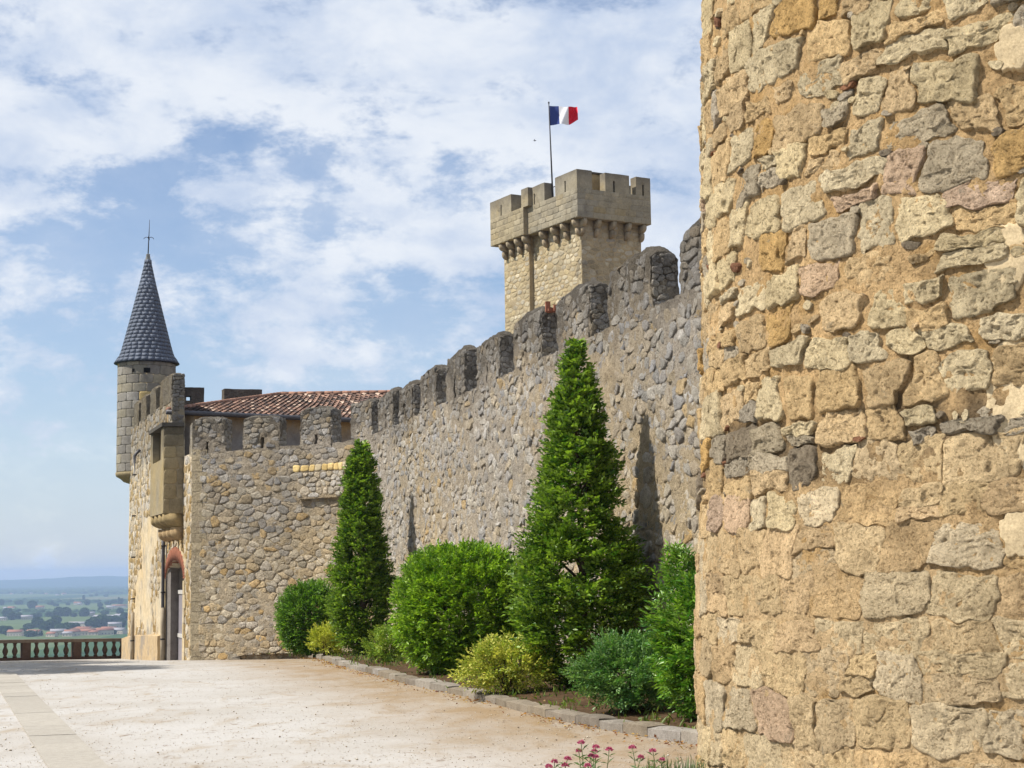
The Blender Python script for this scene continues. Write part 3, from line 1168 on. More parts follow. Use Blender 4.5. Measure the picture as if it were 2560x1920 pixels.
# merlons: (front-left px, front-right px, top row px, loophole?)
MER = [(483, 563, 1041, 1, 0), (608, 700, 1037, 1, 0), (752, 829, 1014, 1, 0), (878, 931, 999, 0, 0),
       (947, 984, 974, 1, 1), (999, 1033, 940, 1, 1), (1053, 1092, 905, 0, 1), (1119, 1164, 874, 1, 1), (1194, 1250, 822, 1, 1),
       (1287, 1355, 762, 1, 1), (1395, 1477, 690, 0, 1), (1525, 1634, 606, 0, 1), (1704, 1812, 520, 0, 1), (1905, 2070, 400, 0, 1)]
wall_polys = {0: [], 1: []}
end_sets = {0: [], 1: []}
for x0, x1, yt, slit, who in MER:
    u0, u1 = wallp.u_px(x0, 5.7), wallp.u_px(x1, 5.7)
    um = (u0 + u1) / 2
    s = float(sill(um))
    top = wallp.z_px(um, yt)
    top = min(max(top, s + .82), s + 1.18)
    if who:
        top = s + 1.12 + rng.uniform(-.07, .06)
    par = curtain if who else gate_wall
    rt = .26 if who else .14
    mu = um + rng.uniform(-.1, .1)
    kw = dict(du=.05, dv=.05, rough=.06, freq=4, colf=wall_core_col, rough2=.025)
    blocks = []
    if slit and not who:
        sw, z0, z1 = .055, s + .0, s + .34
        blocks = [wall_block(wallp, u0, mu - sw, s - .12, z1, -THK, .012, seed=2, **kw), wall_block(wallp, mu + sw, u1, s - .12, z1, -THK, .012, seed=2, **kw),
                  wall_block(wallp, u0, u1, z1 - .01, top, -THK, .012, seed=2, round_top=rt, **kw)]
    elif slit:
        sw, z0, z1 = .05, s + .05, s + .45
        blocks = [wall_block(wallp, u0, mu - sw, s - .12, z1, -THK, .012, seed=2, **kw), wall_block(wallp, mu + sw, u1, s - .12, z1, -THK, .012, seed=2, **kw),
                  wall_block(wallp, u0, u1, z1 - .01, top, -THK, .012, seed=2, round_top=rt, lean=rng.uniform(0, .12), **kw)]
    else:
        blocks = [wall_block(wallp, u0, u1, s - .12, top, -THK, .012, seed=2, round_top=rt, lean=rng.uniform(0, .12), **kw)]
    V, F, Cc = join(blocks)
    sub('merlon', make_mesh('merlon', V, F, Cc, smooth=True), M_WCORE, par)
    du_, dv_ = (.23, .15) if who == 0 else (.25, .17)
    for q in rubble(u0 + .02, u1 - .02, s, top - rt * .55, du_, dv_, rng):
        c = q.mean(0)
        if slit and abs(c[0] - mu) < .16 and c[1] < z1 + .04:
            continue
        wall_polys[who].append(q)
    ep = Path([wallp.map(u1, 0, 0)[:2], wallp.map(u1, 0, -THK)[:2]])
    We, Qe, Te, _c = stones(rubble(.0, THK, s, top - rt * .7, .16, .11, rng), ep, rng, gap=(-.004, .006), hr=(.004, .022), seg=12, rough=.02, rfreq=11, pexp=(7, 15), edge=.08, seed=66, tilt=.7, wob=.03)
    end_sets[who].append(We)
# facing stones
lo_g = lambda u: float(gz(wallp.map(u, 0, 0)[1])) - .05
g_polys = rubble(.25, U_SPLIT, -1.3, float(min(sil_z[:3])) - .02, .29, .185, rng, .42, .2)
rest_top = rubble(.05, U_SPLIT, float(min(sil_z[:3])) - .02, float(min(sil_z[:3])) + .14, .3, .16, rng)
g_polys += [q for q in rest_top if q[:, 1].max() < sill(q[:, 0].mean()) + .02]
g_polys += wall_polys[0]
W, Q, T, cen = stones(g_polys, wallp, rng, gap=(-.003, .010), hr=(.010, .036), seg=14, rough=.02, rfreq=10, pexp=(6, 14), edge=.07, seed=61, wob=.03, tilt=.5)
cols = stone_cols(W, [WGREY, WLIGHT, WTAN, WOCH, alb(206, 202, 196)], [3.2, 2, 3.0, 1.0, 1.2], nr, warm=.6, dark=.55, grey=.9)
lay_stones(gate_wall, W, Q, T, cols, M_WALL)
# pale quoins on the corner by the gate
qz = -1.15
k = 0
M_ASH = mat_stone('ashlar', lichen=alb(140, 130, 112), lich_scale=1.8, lich_lo=.55, lich_hi=.7, lich_amt=.6, grain=26, bump=.6, bdist=.01, var=.3, pits=.45, lich2=alb(110, 102, 92))
while qz < float(sill(0.1)) - .1:
    h = rng.uniform(.27, .36)
    w = .34 if k % 2 else .5
    B, F = box_grid(4, 3, 4)
    V = wallp.map(-.03 + (w + .03) * B[:, 0], qz + (h - .015) * B[:, 1], -.3 + .322 * B[:, 2])
    V = V + .016 * np.stack([fbm(V + 5 * i, 8, 2, i) for i in range(3)], -1)
    colq = alb(214, 198, 168) * rng.uniform(.78, 1.0)
    sub('quoin', make_mesh('quoin', V, [F], colq), M_WALL, gate_wall)
    qz += h
    k += 1
# remains of a corbelled latrine box on the gate wall
ul0, ul1 = wallp.u_px(749, 3.9), wallp.u_px(872, 3.9)
zl0, zl1 = wallp.z_px(ul0, 1247), wallp.z_px(ul0, 1172)
V, F, Cc = wall_block(wallp, ul0, ul1, zl0, zl1 + .1, -.1, .16, .1, .1, .03, 5, colf=lambda W: wall_core_col(W), seed=4)
box_part = sub('corbelled_box', make_mesh('corbelled_box', V, F, Cc), M_WCORE, gate_wall)


class Shift(Path):
    def __init__(self, base, off):
        self.b, self.o = base, off

    def map(self, u, v, h):
        return self.b.map(u, v, np.asarray(h) + self.o)


W, Q, T, cen = stones(rubble(ul0, ul1, zl0 + .01, zl1 - .12, .26, .15, rng), Shift(wallp, .16), rng, gap=(.004, .014), hr=(.012, .04), seg=12, rough=.012, rfreq=9, edge=.08, seed=62)
lay_stones(box_part, W, Q, T, stone_cols(W, [WGREY, WLIGHT, WTAN], [2, 3, 2], nr, dark=.3), M_WALL)
W, Q, T, cen = stones(coursed(ul0 + .02, ul1, zl1 - .12, zl1 + .12, (.22, .24), (.2, .34), rng), Shift(wallp, .16), rng, gap=(.004, .012), hr=(.02, .04), seg=14, rough=.01, edge=.05, seed=63)
lay_stones(box_part, W, Q, T, vcols(W, pick(nr, [alb(236, 210, 148), alb(232, 202, 138), alb(214, 200, 172)], [3, 3, 1.5], len(W))), M_ASH, 'yellow_block')

c_polys = rubble(U_SPLIT, wallp.L - .2, -.9, SILL_C, .25, .165, rng, .48, .26) + wall_polys[1]
W, Q, T, cen = stones(c_polys, wallp, rng, gap=(-.004, .010), hr=(.004, .044), seg=12, rough=.034, rfreq=11, pexp=(7, 16), edge=.08, seed=64, tilt=.8, wob=.04)
cols = stone_cols(W, [WGREY, WLIGHT, WTAN, WOCH, alb(208, 204, 198)], [3, 2.4, 2.2, .5, 1.4], nr, warm=.2, dark=.75, grey=.6)
lay_stones(curtain, W, Q, T, cols, M_WALL)
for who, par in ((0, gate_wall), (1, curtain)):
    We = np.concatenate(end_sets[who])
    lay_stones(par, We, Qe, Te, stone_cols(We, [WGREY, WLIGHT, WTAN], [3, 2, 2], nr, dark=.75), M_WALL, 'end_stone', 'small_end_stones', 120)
# a broken brick stub on one merlon
ub_ = wallp.u_px(1362, 6.4)
M_BRICK = mat_plain('old_brick', alb(160, 104, 82), .9, .15, var=.35, scale=12)
zb = wallp.z_px(ub_, 772)
for i in range(9):
    a = rng.uniform(-.28, .12)
    V, F = box_grid(1, 1, 1)
    hgt = rng.choice((.05, .08, .12)) if i < 8 else .2
    Wk = wallp.map(ub_ + a + .06 * V[:, 0], zb - .04 + hgt * V[:, 1], -.34 + .05 * i * .5 + .09 * V[:, 2])
    sub('brick', make_mesh('brick', Wk, [F]), M_BRICK, curtain)

# =================================================================== GATEHOUSE
gh = thing('gatehouse', 'tan gatehouse with arched brick gate, projecting box and slate-capped corner turret', 'gatehouse', (C_[0], C_[1], gz(C_[1])))
M_PLASTER = mat_stone('weathered_plaster', lichen=alb(150, 146, 142), lich_scale=.9, lich_lo=.5, lich_hi=.62, lich_amt=.7, grain=22, bump=.8, bdist=.015, var=.3, pits=.4)
M_JOINERY = mat_plain('grey_paint', alb(158, 152, 158), .7, .3, var=.15, scale=5)
M_WHITEP = mat_plain('white_paint', alb(214, 210, 204), .6, .3, var=.12)
M_IRON = mat_plain('dark_iron', alb(58, 54, 56), .6, .4, metal=.4, var=.3)
M_ZINC = mat_plain('zinc', alb(86, 84, 88), .55, .5, metal=.3, var=.25)
FL = fac.L
uA = lambda t: FL - t                                   # t measured back from the corner A
t_g1, t_g0 = FL - fac.u_px(415, .6), FL - fac.u_px(459, .6)      # far and near jamb
z_gb = -1.6
z_sp = fac.z_px(uA((t_g0 + t_g1) / 2), 1447)
rise = .62
um_ = uA((t_g0 + t_g1) / 2)
half = (t_g1 - t_g0) / 2
arch = lambda u: z_sp + rise * np.sqrt(np.clip(1 - ((u - um_) / half) ** 2, 0, 1))
TOP_HI = fac.z_px(fac.u_px(431, 8), 926) - .95          # parapet sill of the tall part
TOP_LO = float(sill(.1))
t_hi = FL - fac.u_px(431, 7.5)


def fac_col(W):
    S = fbm(W, .5, 4, 71)
    S2 = fbm(W, 1.6, 3, 72)
    c = blend(alb(226, 202, 160), alb(220, 208, 184), np.clip(.5 + 1.3 * S, 0, 1))
    c = blend(c, alb(190, 186, 184), np.clip(S2 * 1.6 - .1, 0, .7) * np.clip((W[:, 2] - .3) / 2, 0, 1))
    c = blend(c, alb(92, 86, 76), np.clip((W[:, 2] - 5.6 + .9 * S2) / 2.0, 0, .75))
    return c


kw = dict(du=.2, dv=.2, rough=.025, freq=3, colf=fac_col, seed=3)
top_f = lambda u: np.where(u < uA(t_hi), TOP_HI, TOP_LO)
V, F, Cc = join([wall_block(fac, 0, uA(t_g1), -2.6, TOP_LO - .3, -.9, 0, **kw),
                 wall_block(fac, uA(t_g1), uA(t_hi), arch, TOP_LO - .3, -.9, 0, **kw),
                 wall_block(fac, 0, uA(t_hi), TOP_LO - .31, TOP_HI, -.42, 0, du=.08, dv=.08, rough=.04, freq=4, rough2=.02, colf=fac_col, seed=3),
                 wall_block(fac, uA(t_hi), uA(t_g0), arch, TOP_LO, -.9, 0, **kw),
                 wall_block(fac, uA(t_g0), FL, -2.6, TOP_LO, -.9, 0, **kw)])
sub('facade_wall', make_mesh('facade_wall', V, F, Cc), M_PLASTER, gh)
# end wall towards the valley
endp = Path([C_ + np.array([.94, .342]) * 12, C_])
V, F, Cc = wall_block(endp, 0, endp.L, -3, TOP_HI, -.9, 0, .4, .4, .02, 3, colf=fac_col)
sub('end_wall', make_mesh('end_wall', V, F, Cc), M_PLASTER, gh)
# plinth
V, F, Cc = wall_block(fac, -.2, uA(t_g1) - .5, -2.7, lambda u: gz(fac.map(u, 0, 0)[..., 1]) + .95, -.3, .22, .25, .25, .03, 3, round_top=.1, colf=lambda W: np.tile(alb(206, 182, 146), (len(W), 1)))
sub('plinth', make_mesh('plinth', V, F, Cc), M_PLASTER, gh)
# merlons of the tall part and of the low part at the corner
for x_end, wd in ((431, 3.0), (391, 1.5), (367, 1.7), (348, 1.6)):
    u1 = fac.u_px(x_end, 8.2)
    V, F, Cc = wall_block(fac, u1 - wd, u1, TOP_HI - .1, TOP_HI + .95, -.42, .02, .07, .07, .05, 4, round_top=.14, colf=fac_col, rough2=.025)
    sub('merlon', make_mesh('merlon', V, F, Cc), M_WCORE, gh)
V, F, Cc = wall_block(fac, FL - .55, FL - .02, TOP_LO - .1, TOP_LO + 1.0, -.5, .02, .12, .12, .03, 4, round_top=.1, colf=fac_col)
sub('merlon', make_mesh('merlon', V, F, Cc), M_WCORE, gh)
ehp = Path([fac.map(uA(t_hi), 0, 0)[:2], fac.map(uA(t_hi), 0, -.42)[:2]])
W, Q, T, cen = stones(rubble(0, .42, TOP_LO - .25, TOP_HI + .85, .17, .12, random.Random(4)), ehp, random.Random(6), gap=(-.004, .006), hr=(.004, .022), seg=12, rough=.02, rfreq=11, pexp=(7, 15), seed=68, wob=.03)
lay_stones(gh, W, Q, T, stone_cols(W, [WGREY, WLIGHT, WTAN], [3, 2, 2], np.random.RandomState(4), dark=.55, grey=.8), M_WALL, 'end_stone', 'small_end_stones')
# patches of bared stonework on the facade
rng = random.Random(33)
nr = np.random.RandomState(14)
fp = []
for q in rubble(.2, FL - .05, -1.9, TOP_HI - .05, .40, .25, rng, .38, .12):
    c = q.mean(0)
    if c[1] > TOP_LO - .12 and c[0] > uA(t_hi) - .15:
        continue
    if uA(t_g1) - .15 < c[0] < uA(t_g0) + .1 and c[1] < arch(np.array(c[0])) + .45:
        continue
    s = float(fbm(np.array([[c[0] * .35, c[1] * .35, 3.]]), 1.0, 2, 5)[0])
    if s > -.05 - .25 * (c[1] > 4) or c[0] > uA(t_g0):
        fp.append(q)
W, Q, T, cen = stones(fp, fac, rng, gap=(.004, .014), hr=(.006, .024), seg=12, rough=.014, rfreq=10, edge=.07, seed=71, wob=.03, pexp=(6, 14))
lay_stones(gh, W, Q, T, stone_cols(W, [WTAN, alb(206, 180, 134), WLIGHT, WGREY], [3, 3, 2, 1], nr, warm=.5, dark=.5), M_WALL)
# gate: brick voussoirs, stone jambs, door leaves
nb = 30
for i in range(nb):
    a0, a1 = math.pi * i / nb, math.pi * (i + .9) / nb
    pts = []
    for hh_ in (-.28, .035):
        for aa, rr in ((a0, 1.0), (a1, 1.0), (a1, 1.12), (a0, 1.12)):
            ext = .40 + (.05 if i % 2 else 0)
            ru = half * (1 if rr == 1 else (half + ext * .7) / half)
            rv = rise * (1 if rr == 1 else (rise + ext) / rise)
            pts.append(fac.map(um_ + math.cos(aa) * ru, z_sp + math.sin(aa) * rv, hh_))
    F = np.array([(0, 1, 2, 3), (7, 6, 5, 4), (0, 4, 5, 1), (1, 5, 6, 2), (2, 6, 7, 3), (3, 7, 4, 0)])
    sub('brick', make_mesh('brick', np.array(pts), [F]), M_BRICK, gh)
for uj, s in ((uA(t_g1), 1), (uA(t_g0), -1)):
    z = z_gb
    while z < z_sp - .05:
        h = rng.uniform(.34, .5)
        h = min(h, z_sp - z)
        B, F = box_grid(3, 3, 3)
        w0 = rng.uniform(.28, .5)
        V = fac.map(uj - s * w0 + s * (w0 + .02) * B[:, 0], z + (h - .012) * B[:, 1], -.62 + .66 * B[:, 2])
        V = V + .006 * np.stack([fbm(V + 5 * i, 8, 2, i) for i in range(3)], -1)
        sub('jamb_stone', make_mesh('jamb_stone', V, [F if s > 0 else F[:, ::-1]], pick(nr, [alb(206, 190, 160), alb(196, 178, 142)], [1, 1], 1)[0]), M_ASH, gh)
        z += h
z_dt = fac.z_px(uA(t_g0 + .6), 1476, -.36)
pl = 11
for leaf in range(2):
    ua, ub = (uA(t_g1), um_ - .01) if leaf == 0 else (um_ + .01, uA(t_g0))
    V, F = box_grid(1, 1, 1)
    door = sub('gate_door', make_mesh('gate_door', fac.map(ua + (ub - ua) * V[:, 0], z_gb + (z_dt - z_gb) * V[:, 1], -.44 + .04 * V[:, 2]), [F]), M_JOINERY, gh)
    n = 9
    for i in range(n):
        w = (ub - ua) / n
        sub('plank', make_mesh('plank', fac.map(ua + w * i + .006 + (w - .012) * V[:, 0], z_gb + (z_dt - z_gb - .02) * V[:, 1], -.398 + .03 * V[:, 2]), [F]), M_JOINERY, door)
    for zz_ in (z_gb + 1.15, z_dt - .14):
        sub('door_rail', make_mesh('door_rail', fac.map(ua + .02 + (ub - ua - .04) * V[:, 0], zz_ + .13 * V[:, 1], -.366 + .03 * V[:, 2]), [F]), M_WHITEP, door)
V, F = box_grid(1, 1, 1)
sub('tympanum', make_mesh('tympanum', fac.map(uA(t_g1) - .1 + (t_g1 - t_g0 + .2) * V[:, 0], z_gb + (z_sp + rise + .1 - z_gb) * V[:, 1], -.88 + .1 * V[:, 2]), [F], alb(170, 150, 118)), M_PLASTER, gh)
# projecting box over the gate on rounded corbels
DEP = .66
t_b0 = FL - fac.u_px(460, 5)
t_b1 = t_b0 + 3.3
zb0 = fac.z_px(uA(t_b0), 1283, DEP)
zb1 = fac.z_px(uA(t_b0), 1066, DEP)


def bret_col(W):
    S = fbm(W, 1.2, 4, 81)
    c = blend(alb(176, 158, 118), alb(160, 151, 132), np.clip(.5 + 1.2 * S, 0, 1))
    return blend(c, alb(84, 80, 72), np.clip((W[:, 2] - zb1 + 1.0 + .6 * S) / 1.0, 0, .8))


kb = dict(du=.15, dv=.15, rough=.012, freq=5, colf=bret_col)
o0, o1 = t_b0 + .75, t_b1 - .55
V, F, Cc = join([wall_block(fac, uA(t_b0) - .22, uA(t_b0), zb0, zb1, .012, DEP, **kb),
                 wall_block(fac, uA(t_b1), uA(t_b1) + .22, zb0, zb1, .012, DEP, **kb),
                 wall_block(fac, uA(t_b1) + .22, uA(t_b0) - .22, zb0, zb1 - 1.05, DEP - .22, DEP - .003, **kb),
                 wall_block(fac, uA(o0), uA(t_b0) - .22, zb1 - 1.05, zb1, DEP - .22, DEP - .003, **kb),
                 wall_block(fac, uA(t_b1) + .22, uA(o1), zb1 - 1.05, zb1, DEP - .22, DEP - .003, **kb)])
br = sub('projecting_box', make_mesh('projecting_box', V, F, Cc), M_ASH, gh)
B, F = box_grid(6, 1, 2)
sub('cap_slab', make_mesh('cap_slab', fac.map(uA(t_b1) - .08 + (t_b1 - t_b0 + .16) * B[:, 0], zb1 + .003 + .12 * B[:, 1], .01 + (DEP + .06) * B[:, 2]), [F], alb(92, 88, 82)), M_ASH, br)
polys = coursed(.05, DEP - .05, zb0 + .02, zb1 - .05, (.34, .5), (.3, .6), rng, wob=.01, split=0, lean=.005)
sidep = Path([fac.map(uA(t_b0), 0, DEP)[:2], fac.map(uA(t_b0), 0, 0)[:2]])
polys = [np.clip(q, [0.0, zb0], [DEP - .02, zb1]) for q in polys]
polys = [q for q in polys if q[:, 0].max() - q[:, 0].min() > .12]
W, Q, T, cen = stones(polys, sidep, rng, gap=.004, hr=(.006, .016), seg=16, rough=.004, pexp=(14, 22), edge=.02, seed=72)
lay_stones(br, W, Q, T, vcols(W, bret_col(W.mean(1)) * nr.uniform(.85, 1.12, (len(W), 1))), M_ASH, 'block')


def corbel_profile(d, hgt, n=6):
    """quarter-round bracket: (out, down) outline from the wall"""
    pts = [(0, 0), (d, 0), (d, -hgt * .42)]
    for k in range(1, n + 1):
        a = k / n * math.pi / 2
        pts.append((d * math.cos(a) + .0, -hgt * .42 - hgt * .58 * math.sin(a)))
    return pts


def extrude(path, u0, u1, prof, z, h0=0.0):
    n = len(prof)
    V = np.array([path.map(u0, z + q, h0 + p) for p, q in prof] + [path.map(u1, z + q, h0 + p) for p, q in prof])
    F4 = np.array([(i, (i + 1) % n, n + (i + 1) % n, n + i) for i in range(n)])
    return V, [F4, np.array([list(range(n))[::-1]]), np.array([list(range(n, 2 * n))])]


for k in range(4):
    uc = uA(t_b0) - .18 - k * (t_b1 - t_b0 - .36) / 3
    V, P = extrude(fac, uc - .15, uc + .15, corbel_profile(DEP - .02, .44), zb0 - .003)
    cb = sub('corbel', make_mesh('corbel', V, P, alb(180, 160, 120)), M_ASH, br)
    V, P = extrude(fac, uc - .14, uc + .14, corbel_profile(DEP * .58, .42), zb0 - .446)
    sub('lower_corbel', make_mesh('lower_corbel', V, P, alb(190, 164, 126)), M_ASH, br)


# rain pipes
def pipe(x, y0, y1, h, hook=True):
    u = fac.u_px(x, 2.0, h)
    za, zb = fac.z_px(u, y0, h), float(gz(fac.map(u, 0, h)[1])) - .1
    pts = [fac.map(u, q, h) for q in np.linspace(za, zb, 12)]
    if hook:
        pts = [fac.map(u, za + .25, h - .2), fac.map(u, za + .12, h - .08)] + pts
    V, P = tube(pts, .06, 8)
    pp = sub('drainpipe', make_mesh('drainpipe', V, P, smooth=True), M_ZINC, gh)
    for z in np.arange(zb + .8, za, 1.6):
        V, P = tube([fac.map(u, z, h), fac.map(u, z + .05, h)], .082, 8)
        sub('bracket', make_mesh('bracket', V, P), M_IRON, pp)
    lo = [fac.map(u, q, h) for q in np.linspace(zb, zb + 1.9, 4)]
    V, P = tube(lo, .075, 8)
    sub('pipe_shoe', make_mesh('pipe_shoe', V, P, smooth=True), mat_plain('pale_pipe', alb(176, 162, 140), .7), pp)


pipe(333, 1140, 1640, .30)
pipe(408, 1340, 1650, .12, False)

# corner turret
RT = 1.2
cT = at_y(366, 1000, 67.2)
zE = at_y(366, 912, 67.2)[2]                # eaves
zC = at_y(366, 1187, 67.2)[2]               # bottom of the drum
tring = Ring(cT[:2], RT, a0=R(130))


def tur_col(W):
    S = fbm(W, .9, 4, 91)
    c = blend(alb(186, 168, 128), alb(138, 134, 126), np.clip(.55 + 1.5 * S, 0, 1))
    return c


prof = [(RT - .03, zC), (RT - .03, zE + .1)]
V, P = lathe(prof, (cT[0], cT[1], 0), 40)
turret = sub('turret', make_mesh('turret', V, P, tur_col(V)), M_ASH, gh)
prof = [(.12, zC - .62), (.3, zC - .58), (.55, zC - .48), (.62, zC - .40), (.66, zC - .38), (.9, zC - .3), (1.0, zC - .2), (1.04, zC - .17), (RT, zC - .08), (RT + .03, zC), (RT + .03, zC + .08)]
V, P = lathe(prof, (cT[0], cT[1], 0), 40)
sub('corbelled_base', make_mesh('corbelled_base', V, P, alb(160, 146, 116), smooth=False), M_ASH, turret)
tp = []
z = zC + .09
k = 0
while z < zE - .05:
    h = min(rng.uniform(.32, .42), zE - z)
    nb_ = 13
    for i in range(nb_):
        ua = (i + (.5 if k % 2 else 0)) * tring.L / nb_
        ub = ua + tring.L / nb_
        tp.append(np.array([(ua, z), (ub, z), (ub, z + h), (ua, z + h)]))
    z += h
    k += 1
# openings under the eaves, drawn as boxes painted dark
zo = at_y(366, 925, 66)[2]


def px_turret(x):
    us_ = np.linspace(0, tring.L, 400)
    Wt = tring.map(us_, np.full_like(us_, zo), 0 * us_)
    fr = ((Wt[:, :2] - cT[:2]) * (EYE[:2] - Wt[:, :2])).sum(1) > 0
    d = np.abs(proj(Wt)[:, 0] - x) + np.where(fr, 0, 1e6)
    return float(us_[int(np.argmin(d))])


W, Q, T, cen = stones(tp, tring, rng, gap=.001, hr=(.003, .007), seg=24, rough=.008, pexp=(26, 40), edge=.008, base=.04, seed=73)
lay_stones(turret, W, Q, T, vcols(W, pick(nr, [alb(152, 147, 138), alb(162, 155, 138), alb(146, 141, 132), alb(206, 182, 128)], [4, 3, 3, .45], len(W)), 3, .2), M_ASH, 'block')
M_SHADE_PAINT = mat_plain('shade_paint', (.012, .011, .01), .95, .0, var=.1)  # near-black paint standing in for the shade inside openings
for x, w, h in ((367, .26, .2), (334, .09, .13)):
    uo = px_turret(x)
    V, F = box_grid(3, 1, 1)
    sub('vent_shade_box', make_mesh('vent_shade_box', tring.map(uo - w / 2 + w * V[:, 0], zo - h / 2 + h * V[:, 1], -.1 + .135 * V[:, 2]), [F]), M_SHADE_PAINT, turret)  # no hole cut: a dark box stands for its shade
# slate spire: flared eaves, courses of slates, lead cap, iron finial
mpx = 67.2 / FPX
yz = lambda y: at_y(366, y, 67.2)[2]
spr = [(81, 908), (67, 889), (60, 865), (38.5, 781), (21.7, 713), (9, 658)]
zs = np.array([yz(q[1]) for q in spr]); rs = np.array([q[0] * mpx for q in spr])
rad = lambda z: np.interp(z, zs, rs)
prof = [(rad(z) - .02, z) for z in np.linspace(zs[0], zs[-1], 30)]
M_SLATE = mat_attr('slate', .68, .3, var=.25, scale=7, bump=.3, bdist=.006, bscale=30)
V, P = lathe([(rs[0] - .12, zs[0] - .06), (rs[0] - .01, zs[0] - .05)] + prof, (cT[0], cT[1], 0), 48)
spire = sub('spire_roof', make_mesh('spire_roof', V, P, alb(70, 76, 88)), M_SLATE, gh)
sl_V, sl_c = [], []
row = 0
z = zs[0] - .03
dz = .165
while z < zs[-1] - .04:
    z1 = z + dz * 1.12
    r0, r1 = float(rad(z)), float(rad(z1))
    n = max(7, int(round(2 * math.pi * r0 / .29)))
    for i in range(n):
        a0 = 2 * math.pi * (i + (.5 if row % 2 else 0)) / n
        a1 = a0 + 2 * math.pi / n * .997
        am = (a0 + a1) / 2
        q = []
        lift = .005
        for off in (lift, lift - .004):
            for rr, zz_, o in ((r0, z, off), (r1, z1, off - .006)):
                for aa in (a0, am, a1):
                    q.append((cT[0] + (rr + o) * math.cos(aa), cT[1] + (rr + o) * math.sin(aa), zz_))
        sl_V.append(q)
        band_ = 1.25 if abs(row - 21) < 1.5 else 1
        sl_c.append(alb(100, 108, 124) * rng.uniform(.95, 1.05) * band_)
    z += dz
    row += 1
sl_V = np.array(sl_V)
FQ = np.array([(0, 1, 4, 3), (1, 2, 5, 4), (6, 9, 10, 7), (7, 10, 11, 8), (0, 6, 7, 1), (1, 7, 8, 2), (2, 8, 11, 5), (3, 9, 6, 0), (3, 4, 10, 9), (4, 5, 11, 10)])
vw = ((sl_V.mean(1)[:, :2] - cT[:2]) * (EYE[:2] - cT[:2])).sum(1)
od = np.argsort(-np.where(vw > 0, 1, 0) * np.linalg.norm(sl_V.mean(1)[:, :2] - cT[:2], axis=1))
for i in od[:300]:
    sub('slate', make_mesh('slate', sl_V[i], [FQ], sl_c[i], False), M_SLATE, spire)
r_ = od[300:]
off = (np.arange(len(r_)) * 12)[:, None, None]
stuff(sub('far_slates', make_mesh('far_slates', sl_V[r_].reshape(-1, 3), [(FQ[None] + off).reshape(-1, 4)], np.repeat(np.array(sl_c)[r_], 12, 0)), M_SLATE, spire))
V, P = lathe([(rs[-1] + .015, zs[-1] - .04), (rs[-1] * .9, zs[-1] + .05), (.075, yz(637)), (.09, yz(636)), (.05, yz(635))], (cT[0], cT[1], 0), 16)
sub('lead_cap', make_mesh('lead_cap', V, P, smooth=True), mat_plain('lead', alb(150, 150, 146), .6, .4, var=.2), spire)
topf = at_y(374, 549, 67.2)
b_ = np.array([cT[0], cT[1], yz(636)])
tf = np.array([cT[0] + .05, cT[1], topf[2]])
parts = [tube([b_, b_ * .5 + tf * .5, tf], [.026, .02, .008], 6) + (None,)]
zx = b_[2] + (tf[2] - b_[2]) * .47
for a in (0.1, 1.67, 3.24, 4.81):
    dv_ = np.array([math.cos(a), math.sin(a), 0])
    base_ = np.array([cT[0] + .02, cT[1], zx])
    parts.append(tube([base_, base_ + dv_ * .1 + [0, 0, .04], base_ + dv_ * .19, base_ + dv_ * .21 + [0, 0, -.05]], .013, 6) + (None,))
parts.append(lathe([(.01, -.05), (.04, 0), (.01, .05)], (cT[0] + .02, cT[1], zx), 8) + (None,))
V, P, Cc = join([(a, b, c) for a, b, c in parts])
sub('finial', make_mesh('finial', V, P), M_IRON, spire)

# =================================================================== HALL WITH TILED ROOF
E0 = at_y(420, 1024, 55.0); E1 = at_y(1120, 1052, 61.2)
E1[2] = E0[2]
R0_ = at_y(700, 985, 65.3); R1_ = at_y(1080, 977, 65.2)
R1_[2] = R0_[2]
hall = thing('tiled_hall', 'low hall behind the gate wall with faded terracotta barrel-tile roof', 'building', (E0[0], E0[1], gz(55)))
ev = (E1 - E0)[:2]; eL = np.linalg.norm(ev); ev /= eL
hallp = Path([E0[:2] + np.array([-ev[1], ev[0]]) * .35, E1[:2] + np.array([-ev[1], ev[0]]) * .35])


def hall_col(W):
    S = fbm(W, .8, 3, 95)
    c = blend(alb(178, 150, 108), alb(138, 132, 128), np.clip((E0[2] - .3 - W[:, 2]) * 2 + S, 0, 1))
    return c


V, F, Cc = wall_block(hallp, .3, hallp.L, -2, E0[2] - .08, -.5, 0, .3, .3, .015, 3, colf=hall_col)
sub('wall', make_mesh('wall', V, F, Cc), M_PLASTER, hall)
sidw = Path([R0_[:2], E0[:2] + ev * .3])
V, F, Cc = wall_block(sidw, .4, sidw.L - .4, -2, E0[2] - .1, -.5, 0, .5, .5, .015, 3, colf=hall_col)
sub('wall', make_mesh('wall', V, F, Cc), M_PLASTER, hall)
M_TILE = mat_attr('terracotta', .85, .2, var=.45, scale=6, bump=.4, bdist=.01, bscale=25)
Rb0 = R0_ + np.array([-3.5, 4.5, -1.6]); Rb1 = R1_ + np.array([2, 6, -1.7])
bd = np.array([-ev[1], ev[0]])
depth_r = np.dot((R1_ - E1)[:2], bd)
_r0u, _r0w = np.dot((R0_ - E0)[:2], ev), np.dot((R0_ - E0)[:2], bd)
_r1u, _r1w = np.dot((R1_ - E0)[:2], ev), np.dot((R1_ - E0)[:2], bd)


def wridge(u):
    return _r0w if u < _r0u else max(1.0, _r0w + (_r1w - _r0w) * (u - _r0u) / (_r1u - _r0u))



